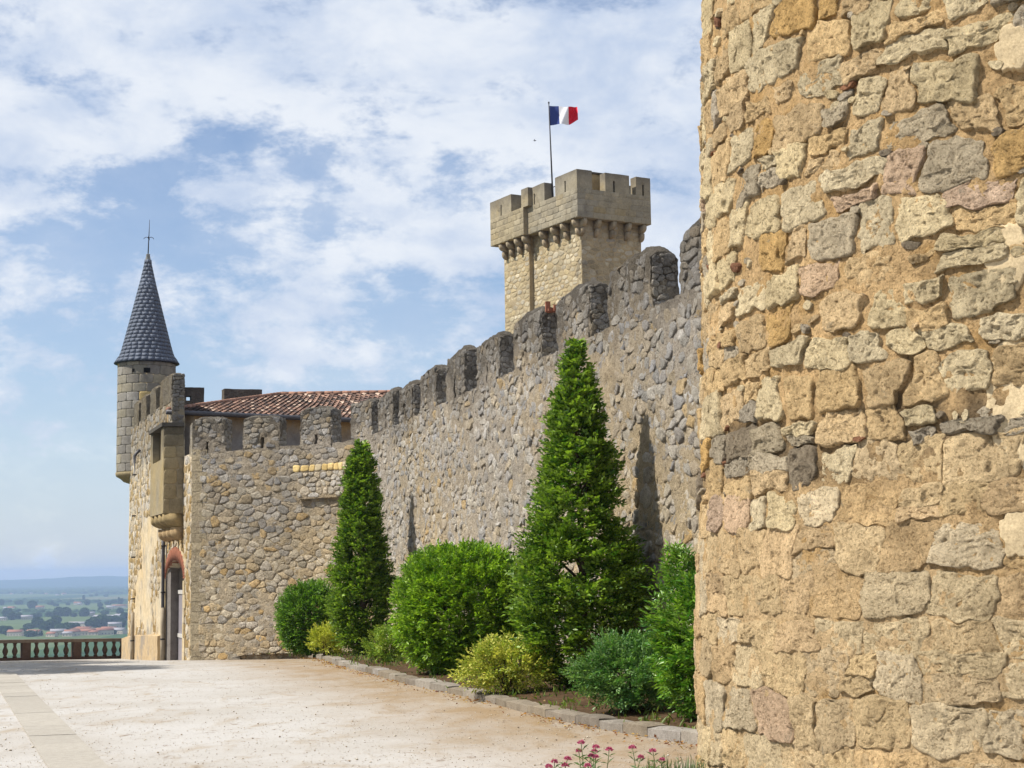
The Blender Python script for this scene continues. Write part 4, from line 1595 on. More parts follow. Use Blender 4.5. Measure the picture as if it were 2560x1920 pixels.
un, wn_ = 24, 12
dg = []
for i in range(un):
    u_ = eL * i / (un - 1)
    lm_ = wridge(u_) if u_ > _r0u else _r0w * u_ / max(_r0u, .1)
    for j in range(wn_):
        w_ = lm_ * j / (wn_ - 1)
        q2 = E0[:2] + ev * u_ + bd * w_
        dg.append((q2[0], q2[1], E0[2] + w_ * (R0_[2] - E0[2]) / wridge(u_) - .075))
bk = np.array([R0_, R1_, Rb1, Rb0, E0]) - np.array([0, 0, .1])
V, P, Cc = join([(np.array(dg), [grid_faces(un, wn_)], alb(96, 60, 46)), (bk, [np.array([(0, 1, 2, 3)]), np.array([(4, 0, 3)])], alb(110, 66, 48))])
roof = sub('roof', make_mesh('roof', V, P, Cc), M_TILE, hall)
# barrel tiles, each a tapered half-round
def tile(u, w, ln=.42, r=.10, tilt=.03):
    n = 5
    q = []
    for end, rr, lift in ((0, r, .035), (1, r * .82, .005)):
        for k in range(n + 1):
            a = math.pi * k / n
            uu_ = u + rr * math.cos(a)
            ww = w + end * ln
            P2 = E0[:2] + ev * uu_ + bd * ww
            q.append((P2[0], P2[1], E0[2] + ww * (R0_[2] - E0[2]) / wridge(u) - .085 + lift + rr * math.sin(a)))
    return q


# inside test on the roof plane
def on_roof(u, w):
    if w < -.1 or u < 0 or u > eL:
        return False
    lim = wridge(u) if u > _r0u else _r0w * max(u, 0) / max(_r0u, .1)
    return w < lim


TV, Tc = [], []
for i in range(int(eL / .22)):
    u = .12 + i * .22
    w = -.08
    while w < 8:
        if on_roof(u, w + .3):
            TV.append(tile(u + rng.uniform(-.008, .008), w))
            g_ = float(fbm(np.array([[u * .5, w * .5, 2.]]), 1, 2, 4)[0])
            base = [alb(132, 104, 90), alb(108, 88, 80), alb(158, 126, 110), alb(88, 76, 71), alb(206, 180, 160)]
            k = rng.choices(range(5), [3, 3, 2.2 + 1.5 * (u > 4), 2.2, .5 + .8 * (u > 4)])[0]
            Tc.append(base[k] * rng.uniform(.85, 1.15))
        w += .34
TV = np.array(TV); Tc = np.array(Tc)
TF = np.array([(k, k + 1, 6 + k + 1, 6 + k) for k in range(5)])
prj = proj(TV.mean(1))
od = np.argsort(prj[:, 2])
for i in od[:300]:
    sub('roof_tile', make_mesh('roof_tile', TV[i], [TF, np.array([[0, 1, 2, 3, 4, 5]])], Tc[i], True), M_TILE, roof)
r_ = od[300:]
if len(r_):
    off = (np.arange(len(r_)) * 12)[:, None, None]
    stuff(sub('upper_tiles', make_mesh('upper_tiles', TV[r_].reshape(-1, 3), [(TF[None] + off).reshape(-1, 4)], np.repeat(Tc[r_], 12, 0), True), M_TILE, roof))
# hip and ridge tiles
for Pa, Pb in ((E0, R0_), (R0_, R1_)):
    n = int(np.linalg.norm(Pb - Pa) / .36)
    for i in range(n):
        a, b = Pa + (Pb - Pa) * i / n, Pa + (Pb - Pa) * (i + 1.12) / n
        pts = np.array([a, b]) + np.array([0, 0, .0])
        V, P = tube(pts, [.095, .085], 8)
        sub('ridge_tile', make_mesh('ridge_tile', V, P, alb(168, 128, 108) * rng.uniform(.75, 1.2), True), M_TILE, roof)
gut = [E0 + np.array([-ev[1], ev[0], 0]) * -.12 + np.array([ev[0], ev[1], 0]) * k + np.array([0, 0, -.1]) for k in np.linspace(-.1, eL, 12)]
V, P = tube(gut, .085, 8)
sub('gutter', make_mesh('gutter', V, P, smooth=True), M_ZINC, hall)

# rear rampart seen over the roof
rear = thing('rear_rampart', 'dark square merlons of the far rampart rising behind the tiled roof', 'wall', (C_[0] + 4, C_[1] + 2, gz(68)))
rp = Path([C_ + np.array([.94, .342]) * .5 + np.array([-.342, .94]) * 1.2, C_ + np.array([.94, .342]) * 14 + np.array([-.342, .94]) * 1.2])
dk = lambda W: blend(alb(150, 136, 122), alb(112, 106, 98), np.clip(.5 + fbm(W, 1, 3, 3), 0, 1))
zr = rp.z_px(rp.u_px(478, 9), 968)
V, F, Cc = wall_block(rp, 0, rp.L, -3, zr - 1.2, -.5, 0, .4, .4, .02, 3, colf=dk)
sub('wall_core', make_mesh('wall_core', V, F, Cc), M_WCORE, rear)
ua, ub = rp.u_px(446, 9), rp.u_px(510, 9)
uh = rp.u_px(472, 9)
z2 = zr - .58
V, F, Cc = join([wall_block(rp, ua, uh - .11, zr - 1.3, zr, -.5, .01, .12, .12, .015, 4, colf=dk), wall_block(rp, uh + .11, ub, zr - 1.3, zr, -.5, .01, .12, .12, .015, 4, colf=dk),
                 wall_block(rp, uh - .11, uh + .11, z2 + .2, zr, -.5, .01, .12, .12, .015, 4, colf=dk), wall_block(rp, uh - .11, uh + .11, zr - 1.3, z2, -.5, .01, .12, .12, .015, 4, colf=dk)])
sub('merlon', make_mesh('merlon', V, F, Cc), M_WCORE, rear)
for xa, xb, yy_ in ((560, 655, 973), (706, 742, 979)):
    ua, ub = rp.u_px(xa, 9), rp.u_px(xb, 9)
    zt = rp.z_px((ua + ub) / 2, yy_)
    V, F, Cc = wall_block(rp, ua, ub, zr - 1.3, zt, -.6, .01, .12, .12, .015, 4, colf=dk)
    sub('merlon', make_mesh('merlon', V, F, Cc), M_WCORE, rear)

# =================================================================== KEEP
DK = 80.0
kc = at_y(1444, 541, DK)                                # lower front corner of the crown
zk0 = kc[2]
zk1 = at_y(1442, 422, DK)[2]
dl = np.array([math.sin(R(-30)), math.cos(R(-30))])
dr = np.array([math.sin(R(60)), math.cos(R(60))])


def len_to(x, dirv):
    s = np.linspace(0, 16, 4000)
    P = np.stack([kc[0] + dirv[0] * s, kc[1] + dirv[1] * s, np.full_like(s, zk0)], -1)
    return float(s[np.argmin(np.abs(proj(P)[:, 0] - x))])


Ll, Lr = len_to(1237, dl), len_to(1628, dr)
keep = thing('keep_tower', 'tall square stone keep with corbelled battlements and arrow slits', 'tower', (kc[0], kc[1], 0))
kl = Path([kc[:2] + dl * Ll, kc[:2]])
kr = Path([kc[:2], kc[:2] + dr * Lr])
M_KEEP = mat_stone('keep_ashlar', lichen=alb(112, 104, 92), lich_scale=.8, lich_lo=.54, lich_hi=.68, lich_amt=.65, grain=14, bump=.5, bdist=.02, var=.3, pits=.4, lich2=alb(96, 92, 84))


def keep_col(W):
    S = fbm(W, .45, 4, 101)
    S2 = fbm(W, 1.5, 3, 102)
    c = blend(alb(170, 157, 130), alb(156, 149, 134), np.clip(.5 + 1.2 * S, 0, 1))
    c = blend(c, alb(188, 164, 112), np.clip(S2 * 1.5 - .3, 0, .5))
    return blend(c, alb(112, 106, 98), np.clip((W[:, 2] - zk1 + .45 + .5 * S2) / .5, 0, .7))


STEP = .26
u_st = kl.u_px(1319, zk0 + 1, 0)
SH = zk1 - .98                                           # crenel sills
kk = dict(du=.3, dv=.3, rough=.012, freq=3, colf=keep_col)
blocks = [wall_block(kl, 0, u_st, zk0, SH, -.5, STEP, **kk), wall_block(kl, u_st, kl.L, zk0, SH, -.5, 0, **kk), wall_block(kr, .5, kr.L, zk0, SH, -.5, 0, **kk)]
pb1 = kl.map(0, 0, 0)[:2]
pb2 = pb1 + dr * Lr
kbk = Path([pb2, pb1]); krr = Path([kr.map(kr.L, 0, 0)[:2], pb2])
blocks += [wall_block(kbk, .5, kbk.L - .5, zk0, SH, -.5, 0, **kk), wall_block(krr, .5, krr.L, zk0, SH, -.5, 0, **kk)]
V, F, Cc = join(blocks)
crown = sub('crown_wall', make_mesh('crown_wall', V, F, Cc), M_KEEP, keep)
# deck
o_ = lambda a, b, z: np.array([kc[0] + dl[0] * a + dr[0] * b, kc[1] + dl[1] * a + dr[1] * b, z])
dz_ = SH - .9
V, F = box_grid(1, 1, 1)
Wd = np.array([o_(.3 + (Ll - .6) * a, .3 + (Lr - .6) * c, zk0 + .003 + (dz_ - zk0) * b) for a, b, c in V])
sub('deck', make_mesh('deck', Wd, [F], alb(150, 140, 120)), M_KEEP, keep)


def keep_merlon(path, x0, x1, slit_x=None, h1=0.0, up=0.0):
    u0 = path.u_px(x0, SH + .4, h1) if x0 is not None else .0
    u1 = path.u_px(x1, SH + .4, h1) if x1 is not None else path.L
    z1 = zk1 + up
    if slit_x is None:
        bl = [wall_block(path, u0, u1, SH - .02, z1, -.5, h1 + .004, **kk)]
    else:
        us_ = path.u_px(slit_x, SH + .2, h1)
        sw, a, b = .06, SH - .0, SH + .6
        bl = [wall_block(path, u0, us_ - sw, SH - .02, z1, -.5, h1 + .004, **kk), wall_block(path, us_ + sw, u1, SH - .02, z1, -.5, h1 + .004, **kk),
              wall_block(path, us_ - sw, us_ + sw, b, z1, -.5, h1 + .004, **kk)]
    V, F, Cc = join(bl)
    mm = sub('merlon', make_mesh('merlon', V, F, Cc), M_KEEP, keep)
    if slit_x is not None:
        V, F = box_grid(1, 1, 1)
        sub('slit_shade_fill', make_mesh('slit_shade_fill', path.map(us_ - sw - .003 + (2 * sw + .006) * V[:, 0], SH - .02 + .64 * V[:, 1], -.45 + (h1 + .28) * V[:, 2]), [F]), M_SHADE_PAINT, mm)  # solid box filling the slit, its inner darkness painted on


keep_merlon(kl, None, 1278, 1253, STEP)
keep_merlon(kl, 1303, 1320, None, STEP)
keep_merlon(kl, 1321, 1361, 1336)
keep_merlon(kl, 1388, None, 1413)
keep_merlon(kr, 1446, 1480, 1460)
keep_merlon(kr, 1513, 1573, 1535)
keep_merlon(kr, 1590, None, 1608)
V, F, Cc = wall_block(krr, 1.8, krr.L, SH - .02, zk1, -.5, 0, **kk)
sub('merlon', make_mesh('merlon', V, F, Cc), M_KEEP, keep)
for a, b in ((0, 2.0), (kbk.L - .5, kbk.L)):
    V, F, Cc = wall_block(kbk, a, b, SH - .02, zk1, -.5, 0, **kk)
    sub('merlon', make_mesh('merlon', V, F, Cc), M_KEEP, keep)
# dressed blocks on the crown faces
rng = random.Random(44)
nr = np.random.RandomState(23)
for path, u0, u1, hh_ in ((kl, 0, u_st, STEP), (kl, u_st, kl.L, 0), (kr, 0.0, kr.L, 0)):
    pol = [np.clip(q, [u0, zk0], [u1, SH]) for q in coursed(u0, u1, zk0, SH, (.28, .34), (.4, .8), rng, wob=.0, split=0, lean=0)]
    pol = [q for q in pol if min(q.max(0) - q.min(0)) > .1]
    W, Q, T, cen = stones(pol, Shift(path, hh_), rng, gap=.004, hr=(.006, .014), seg=12, rough=.004, pexp=(16, 24), edge=.01, base=.03, seed=81)
    lay_stones(crown, W, Q, T, vcols(W, keep_col(W.mean(1)) * nr.uniform(.86, 1.12, (len(W), 1))), M_KEEP, 'ashlar_block')
# shaft
INS = .54
sc = kc[:2] + (dl + dr) * INS
sl = Path([sc + dl * (Ll - 2 * INS), sc]); sr = Path([sc, sc + dr * (Lr - INS - .3)])
u_s2 = sl.u_px(1334, zk0 - 2, 0)


def shaft_col(W):
    S = fbm(W, .5, 3, 103)
    return blend(alb(184, 164, 128), alb(174, 160, 134), np.clip(.5 + S, 0, 1))


kk2 = dict(du=.3, dv=.3, rough=.02, freq=3, colf=shaft_col)
zs0, zs1 = 0.0, zk0 + .3
V, F, Cc = join([wall_block(sl, 0, u_s2, zs0, zs1, -1, STEP, **kk2), wall_block(sl, u_s2, sl.L, zs0, zs1, -1, 0, **kk2), wall_block(sr, .9, sr.L, zs0, zs1, -1, 0, **kk2),
                 wall_block(Path([sr.map(sr.L, 0, 0)[:2], sr.map(sr.L, 0, 0)[:2] + dl * (Ll - 2 * INS)]), .9, Ll - 2 * INS, zs0, zs1, -1, 0, **kk2)])
sh = sub('shaft', make_mesh('shaft', V, F, Cc), M_KEEP, keep)
allW, allC = [], []
for path, u0, u1, hh_, dark in ((sl, 0, u_s2, STEP, 0), (sl, u_s2, sl.L, 0, 0), (sr, 0, sr.L, 0, 1)):
    W, Q, T, cen = stones(rubble(u0, u1, 9.0, zk0 - .1, .42, .25, rng, .38, .15), Shift(path, hh_), rng, gap=(.012, .04), hr=(.006, .022), seg=10, rough=.008, rfreq=6, edge=.08, seed=82)
    c = pick(nr, [alb(202, 190, 164), alb(182, 166, 134), alb(188, 174, 144), alb(182, 172, 152)], [2.0, 3, 2, 1.2], len(W))
    if dark:
        c = c * np.array([.86, .86, .9])  # shade of the face turned from the sun, put into its stone colours
    allW.append(W); allC.append(vcols(W, c))
lay_stones(sh, np.concatenate(allW), Q, T, np.concatenate(allC), M_KEEP)
# corbels in two tiers
for path, base_, xs, w in ((kl, sl, (1257, 1275, 1295, 1314, 1347, 1375, 1400, 1429), .2), (kr, sr, (1465, 1501, 1539, 1577, 1614), .2)):
    for x in xs:
        u = path.u_px(x, zk0, 0)
        extra = STEP if (path is kl and x < 1320) else 0
        off = Shift(path, -INS + extra)
        V, P = extrude(off, u - w / 2, u + w / 2, corbel_profile(INS - .05, .44), zk0 - .004)
        cbk = sub('corbel', make_mesh('corbel', V, P, alb(172, 158, 134) * rng.uniform(.85, 1.1)), M_KEEP, keep)
        V, P = extrude(off, u - w / 2 + .01, u + w / 2 - .01, corbel_profile(INS * .55, .42), zk0 - .45)
        sub('lower_corbel', make_mesh('lower_corbel', V, P, alb(166, 150, 126) * rng.uniform(.85, 1.1)), M_KEEP, cbk)
# stair hut on the roof
ph = Path([kr.map(kr.u_px(1487, zk1), 0, -.95)[:2], kr.map(kr.u_px(1580, zk1), 0, -.95)[:2]])
V, F, Cc = wall_block(ph, 0, ph.L, dz_, zk1 + .12, -1.6, 0, .3, .3, .008, 3, colf=lambda W: np.tile(alb(196, 170, 126), (len(W), 1)))
hut = sub('stair_hut', make_mesh('stair_hut', V, F, Cc), M_KEEP, keep)
V, F = box_grid(1, 1, 1)
sub('hut_roof', make_mesh('hut_roof', ph.map(-.12 + (ph.L + .24) * V[:, 0], zk1 + .124 + .08 * V[:, 1], -1.72 + 1.84 * V[:, 2]), [F], alb(108, 100, 88)), M_KEEP, hut)
for k in range(5):
    sub('door_board', make_mesh('door_board', Path([ph.map(0, 0, -1.3)[:2], ph.map(0, 0, -.3)[:2]]).map(.02 + .19 * k + .17 * V[:, 0], dz_ + (zk1 - dz_) * V[:, 1], .01 + .03 * V[:, 2]), [F]), mat_plain('hut_wood', alb(166, 128, 84), .8), hut)
# iron guard rail behind the crenels
rl = Shift(kl, -.75)
rail_me = []
for k in range(int(kl.L / .16)):
    u = .2 + k * .16
    V, P = tube([rl.map(u, dz_, 0), rl.map(u, zk1 - .1, 0)], .014, 5)
    rail_me.append(sub('rail_bar', make_mesh('rail_bar', V, P), M_IRON, keep))
for zz_ in (zk1 - .1, SH + .1):
    V, P = tube([rl.map(.1, zz_, 0), rl.map(kl.L - .8, zz_, 0)], .022, 6)
    sub('hand_rail', make_mesh('hand_rail', V, P), M_IRON, keep)

# flag and pole on the keep
fb = at_y(1381, 470, 83.0)
ft = at_y(1372, 258, 83.0)
fb = fb + (fb - ft) * ((fb[2] - dz_) / (ft[2] - fb[2]))
flag = thing('flagpole', 'thin iron flagpole flying a blue, white and red tricolour on the keep', 'flagpole', tuple(fb))
V, P = tube([fb, fb * .5 + ft * .5, ft], [.05, .04, .025], 8)
sub('pole', make_mesh('pole', V, P, smooth=True), M_IRON, flag)
V, P = lathe([(.02, -.03), (.055, .01), (.03, .07), (.005, .1)], tuple(ft), 8)
sub('pole_cap', make_mesh('pole_cap', V, P, smooth=True), M_IRON, flag)
ax = (fb - ft) / np.linalg.norm(fb - ft)
for k, (nm, c) in enumerate((('blue_stripe', (58, 72, 128)), ('white_stripe', (232, 232, 236)), ('red_stripe', (214, 40, 58)))):
    a, b = np.meshgrid(np.linspace(k / 3, (k + 1) / 3, 12), np.linspace(0, 1, 14), indexing='ij')
    X = ft[0] + .03 + ax[0] * (.15 + 1.06 * b) + 1.5 * a
    wave = .13 * np.sin(a * 8.0 + b * 1.6) * (a + .15) + .06 * np.sin(a * 15 + b * 5) * a
    drop = .10 * np.sin(a * 7 + .6) * a
    Z = ft[2] - .15 - (1.06 - .12 * a - .16 * a * a) * b + drop - .10 * a * (1 - b) * 0
    Y = ft[1] + wave * 1.6 + .25 * a
    tt = NT(nm)
    tt.bsdf(tuple(lin(*c) * .85), .8, .1)
    sub(nm, make_mesh(nm, np.stack([X, Y, Z], -1).reshape(-1, 3), [grid_faces(12, 14)], smooth=True), tt.m, flag)
# a bird in the sky beside the keep
bp = at_y(1337, 352, 90.0)
bird = tag(obj('bird', make_mesh('bird', np.array([(0, 0, 0), (.02, .05, .03), (.02, -.05, .03), (-.12, 0, 0), (.1, 0, .01), (.0, .17, .06), (-.05, .15, .05), (.0, -.17, .05), (-.05, -.15, .05), (0, 0, -.03)]) + bp,
      [np.array([(3, 1, 0), (3, 0, 2), (1, 4, 0), (0, 4, 2), (0, 5, 6), (0, 8, 7), (3, 9, 1), (3, 2, 9), (4, 1, 9), (4, 9, 2)])]), mat_plain('bird_black', (.03, .03, .035), .8)), 'tiny dark bird gliding in the sky beside the keep', 'bird')

# =================================================================== BALUSTRADE
balu = thing('balustrade', 'dark reddish stone balustrade at the terrace edge above the valley', 'balustrade', (bl_p[0], bl_p[1], gz(bl_p[1])))
M_BAL = mat_stone('balustrade_stone', lichen=alb(92, 80, 72), lich_scale=4, lich_amt=.6, grain=30, bump=.5, bdist=.01, var=.35, pits=.4)
bl = Path([bl_p + bl_d * 14, bl_p + np.array([.866, .5]) * .1])
gb = lambda u: gz(bl.map(u, 0, 0)[..., 1])
zt = .84
cb_ = alb(98, 82, 76)
V, F, Cc = wall_block(bl, 0, bl.L, lambda u: gb(u) + zt - .13, lambda u: gb(u) + zt, -.17, .17, .25, .2, .01, 6)
sub('top_rail', make_mesh('top_rail', V, F, alb(130, 118, 110)), M_BAL, balu)
V, F, Cc = wall_block(bl, 0, bl.L, lambda u: gb(u) - .2, lambda u: gb(u) + .12, -.17, .17, .25, .2, .01, 6)
sub('base_rail', make_mesh('base_rail', V, F, cb_), M_BAL, balu)
sh_h = zt - .13 - .12 + .01
bprof = [(.085, 0), (.085, .06), (.05, .08), (.075, .13), (.115, .24), (.11, .30), (.07, .40), (.05, .47), (.075, .50), (.055, .53), (.085, .55), (.085, sh_h)]
V, P = lathe(bprof, (0, 0, 0), 12)
bal_me = make_mesh('baluster', V, P, cb_, smooth=True)
bal_me.materials.append(M_BAL)
Vp, Fp = box_grid(1, 1, 1)
pier_me = make_mesh('pier', (Vp - np.array([.5, 0, .5])) [:, [0, 2, 1]] * np.array([.34, .34, sh_h]), [Fp], cb_)
pier_me.materials.append(M_BAL)


def put(name, me, parent, loc, rz=0):
    o = bpy.data.objects.new(name, me)
    COL.objects.link(o)
    o.parent = parent
    o.matrix_parent_inverse = INV[parent.name]
    o.location = [float(q) for q in loc]
    o.rotation_euler = (0, 0, rz)
    return o


rzb = math.atan2(.5, .866)
for x, pier in ((13, 0), (37, 0), (64, 1), (91, 0), (116, 0), (140, 0), (165, 0), (191, 1), (217, 0), (239, 0), (262, 0), (285, 0), (304, 0)):
    u = bl.u_px(x, -1.3)
    pt = bl.map(u, 0, 0)
    put('pier' if pier else 'baluster', pier_me if pier else bal_me, balu, (pt[0], pt[1], gb(u) + .117), rzb)
u = bl.u_px(0, -1.3) - .3
k = 0
while u > .3:
    pt = bl.map(u, 0, 0)
    put('pier' if k % 6 == 3 else 'baluster', pier_me if k % 6 == 3 else bal_me, balu, (pt[0], pt[1], gb(u) + .117), rzb)
    u -= .4
    k += 1

# =================================================================== KERB AND PLANTING BED
kpx = [(676, 1634), (739, 1646), (851, 1667), (971, 1698), (1032, 1714), (1213, 1755), (1312, 1782), (1439, 1812), (1611, 1843), (1760, 1866)]
kp = np.array([on_ground(x, y)[:2] for x, y in kpx])
kp[0] = [kp[1][0] - .9, wallp.map(wallp.u_px(690, 0), 0, .02)[1]]
kp = np.concatenate([kp, [kp[-1] + (kp[-1] - kp[-2]) * .8]])
tt_ = np.linspace(0, 1, len(kp))
dd = np.concatenate([[0], np.cumsum(np.linalg.norm(np.diff(kp, axis=0), axis=1))])
dense = np.linspace(0, dd[-1], 160)
kx = np.interp(dense, dd, kp[:, 0]); ky = np.interp(dense, dd, kp[:, 1])
kern = np.hanning(13); kern /= kern.sum()
kx = np.convolve(np.pad(kx, 6, mode='edge'), kern, 'valid'); ky = np.convolve(np.pad(ky, 6, mode='edge'), kern, 'valid')
kerbp = Path(np.stack([kx, ky], 1))                     # right-hand face looks out to the gravel
M_KERB = mat_stone('kerb_stone', lichen=alb(158, 152, 142), lich_scale=3, lich_amt=.5, grain=30, bump=.7, bdist=.01, var=.35, pits=.5, lich2=alb(112, 104, 92))
kerb = struct(thing('kerb', 'low worn stone kerb edging the planted bed', 'kerb', (kx[60], ky[60], gz(ky[60]))))
del kerb['category']
rng = random.Random(77)
u = 0.0
while u < kerbp.L - .3:
    ln = rng.uniform(.6, 1.25)
    B, F = box_grid(max(3, int(ln / .14)), 2, 3)
    hgt = rng.uniform(.11, .145)
    gu = u + .006 + (ln - .012) * B[:, 0]
    base = kerbp.map(gu, 0, -.24 + .24 * B[:, 2])
    v = gz(base[:, 1]) - .08 + (.08 + hgt) * B[:, 1]
    ed = (np.abs(B[:, 0] * 2 - 1) > .99) | (B[:, 2] > .99)
    v = v - .022 * (ed & (B[:, 1] > .99))
    W = np.concatenate([base[:, :2], v[:, None]], 1)
    W = W + .014 * np.stack([fbm(W + 3 * i, 6, 3, i) for i in range(3)], -1)
    sub('kerb_stone', make_mesh('kerb_stone', W, [F], pick(np.random.RandomState(int(u * 50)), [alb(150, 142, 130), alb(158, 151, 141), alb(140, 130, 116)], [1, 1, 1], 1)[0]), M_KERB, kerb)
    u += ln
# soil
nS, nT = 120, 14
ku = np.linspace(0, kerbp.L, nS)
Kp = kerbp.map(ku, 0, -.2)[:, :2]
wu = np.linspace(wallp.u_px(690, 0), wallp.L - 1, 400)
Wp = wallp.map(wu, 0, .1)[:, :2]
rows = []
for i in range(nS):
    f = i / (nS - 1)
    tgt = Wp[np.argmin(np.linalg.norm(Wp - Kp[i], axis=1))]
    s = np.linspace(0, 1.08, nT)[:, None]
    rows.append(Kp[i] * (1 - s) + tgt * s)
rows = np.array(rows)
bz = gz(rows[..., 1]) + .085 + .07 * np.clip(np.linspace(0, 1, nT) * 3, 0, 1)[None] + .03 * fbm(np.concatenate([rows, 0 * rows[..., :1]], -1), 2.5, 3, 6)
M_SOIL = mat_plain('bed_soil', alb(96, 76, 56), .95, .08, var=.5, scale=5, bump=1.0, bdist=.03, bscale=18)
struct(obj('planting_bed', make_mesh('planting_bed', np.concatenate([rows, bz[..., None]], -1).reshape(-1, 3), [grid_faces(nS, nT)], smooth=True), M_SOIL))
bed_z = lambda Y: float(gz(Y)) + .15


# =================================================================== PLANTS
def unit(v):
    return v / (np.linalg.norm(v, axis=-1, keepdims=True) + 1e-9)


def kites(P, D, N, ln, wd, col, fold=.25):
    """one small folded leaf per row"""
    D = unit(D)
    S = unit(np.cross(D, N))
    N = unit(np.cross(S, D))
    ln = np.broadcast_to(ln, (len(P),))[:, None]
    wd = np.broadcast_to(wd, (len(P),))[:, None]
    a = P
    m = P + D * ln * .48
    b = m + S * wd * .5 + N * wd * fold
    c = P + D * ln - N * ln * .10
    d = m - S * wd * .5 + N * wd * fold
    V = np.stack([a, b, c, d], 1)
    k = np.arange(len(P))[:, None] * 4
    F = np.concatenate([k + np.array([0, 1, 2]), k + np.array([0, 2, 3])])
    C = np.repeat(col, 4, 0)
    return V.reshape(-1, 3), [F], C


def sprays(nr, base, dirv, n, length, leaf, width, col_a, col_b, droop=.2, flat=1.0, keepf=None, spread=.9):
    """leafy twigs: n leaves alternate along each twig"""
    m = len(base)
    dirv = unit(dirv)
    up = np.array([0, 0, 1.0]) + nr.normal(0, .35, (m, 3))
    side = unit(np.cross(dirv, up))
    nor = unit(np.cross(side, dirv))
    P, D, N, C = [], [], [], []
    tone = nr.uniform(0, 1, m)
    for k in range(n):
        s = (k + .6) / n
        p = base + dirv * (length * s)[:, None] if np.ndim(length) else base + dirv * length * s
        p = p - np.array([0, 0, 1.0]) * droop * (s ** 2) * (np.mean(length))
        sg = 1 if k % 2 else -1
        if k == n - 1:
            d = dirv + nr.normal(0, .15, (m, 3))
        else:
            d = dirv * .55 + side * sg * spread + nr.normal(0, .22, (m, 3))
        P.append(p); D.append(d); N.append(nor + nr.normal(0, .35, (m, 3)) * flat)
        f = np.clip(tone + nr.normal(0, .22, m), 0, 1)
        C.append(blend(col_a, col_b, f) * nr.uniform(.8, 1.2, (m, 1)))
    P, D, N, C = (np.concatenate(q) for q in (P, D, N, C))
    if keepf is not None:
        k = keepf(P)
        P, D, N, C = P[k], D[k], N[k], C[k]
    sz = nr.uniform(.7, 1.25, len(P))
    return kites(P, D, N, leaf * sz, width * sz, C)


M_LEAF = mat_leaf('leaf', .42, .4, .36)
M_LEAF_Y = mat_leaf('golden_leaf', .5, .3, .35, (1.05, 1.15, .6))
M_LEAF_G = mat_leaf('glossy_leaf', .34, .5, .3)
M_BARK = mat_plain('bark', alb(104, 90, 74), .95, .1, var=.4, scale=14, bump=.8, bdist=.01, bscale=40)
wall_line = lambda P: ((P[:, :2] - K0) @ np.array([-TC[1], TC[0]]))      # >0 inside the wall
nwall = np.array([TC[1], -TC[0]])


def clear_of_wall(P):
    d = (P[:, :2] - K0) @ nwall
    far = P[:, 1] > 46.0
    return (d > .08) | far


def stems(name, parent, X, Y, z0, H, r0, nr, limbs=14, spreadf=None):
    parts = []
    zz = np.linspace(0, 1, 10)
    pts = np.stack([X + .04 * np.sin(zz * 5), Y + .03 * np.cos(zz * 4), z0 + H * zz], 1)
    parts.append(tube(pts, r0 * (1 - .92 * zz) + .006, 8) + (None,))
    for k in range(limbs):
        f = .06 + .8 * k / limbs
        a = nr.uniform(0, 2 * np.pi)
        rr = spreadf(f) * .75
        b = np.array([X, Y, z0 + H * f])
        e = b + np.array([math.cos(a) * rr, math.sin(a) * rr, rr * 1.1])
        mid = (b + e) / 2 + np.array([0, 0, -.08 * rr])
        parts.append(tube([b, mid, e], [r0 * .38 * (1 - f) + .008, r0 * .25 * (1 - f) + .006, .004], 6) + (None,))
    V, P, Cc = join(parts)
    return sub(name, make_mesh(name, V, P, smooth=True), M_BARK, parent)


def hornbeam(label, X, Y, z0, H, hk, rk, nsp, seed, leaf=.085):
    nr = np.random.RandomState(seed)
    tr = thing('hornbeam_tree', label, 'tree', (X, Y, z0))
    Rf = lambda f: np.interp(f, hk, rk)
    stems('trunk', tr, X, Y, z0, H * .97, .075, nr, 22, lambda f: float(Rf(f)))
    # heights weighted by girth
    f = nr.uniform(0, 1, nsp * 6)
    w = Rf(f) + .05
    f = f[nr.uniform(0, w.max(), len(f)) < w][:nsp]
    a = nr.uniform(0, 2 * np.pi, len(f))
    cl = np.stack([np.cos(a) * 1.4, np.sin(a) * 1.4, f * H * 1.7], -1)
    lump = 1 + .46 * fbm(cl, 1.0, 3, seed) + .26 * fbm(cl, 3.3, 2, seed + 3)
    rr = Rf(f) * lump * nr.uniform(.25, 1, len(f)) ** .42
    base = np.stack([X + np.cos(a) * rr, Y + np.sin(a) * rr, z0 + H * f], -1)
    # gaps between the boughs
    g = fbm(base, 2.4, 2, seed + 11)
    k = (g > -.27) | (rr < Rf(f) * .40)
    base, a, f, rr = base[k], a[k], f[k], rr[k]
    out = np.stack([np.cos(a), np.sin(a), 0 * a], -1)
    dirv = out * .9 + np.array([0, 0, 1.0]) * (.35 + .75 * f)[:, None] + nr.normal(0, .28, (len(f), 3))
    ln = .17 + .20 * (1 - f) + nr.uniform(0, .16, len(f)) ** 1.4
    V, P, Cc = sprays(nr, base - unit(dirv) * .1, dirv, 9, ln, leaf, leaf * .56, alb(64, 104, 32), alb(158, 190, 72), .25, keepf=clear_of_wall)
    sub('crown', make_mesh('crown', V, P, Cc), M_LEAF, tr)
    return tr


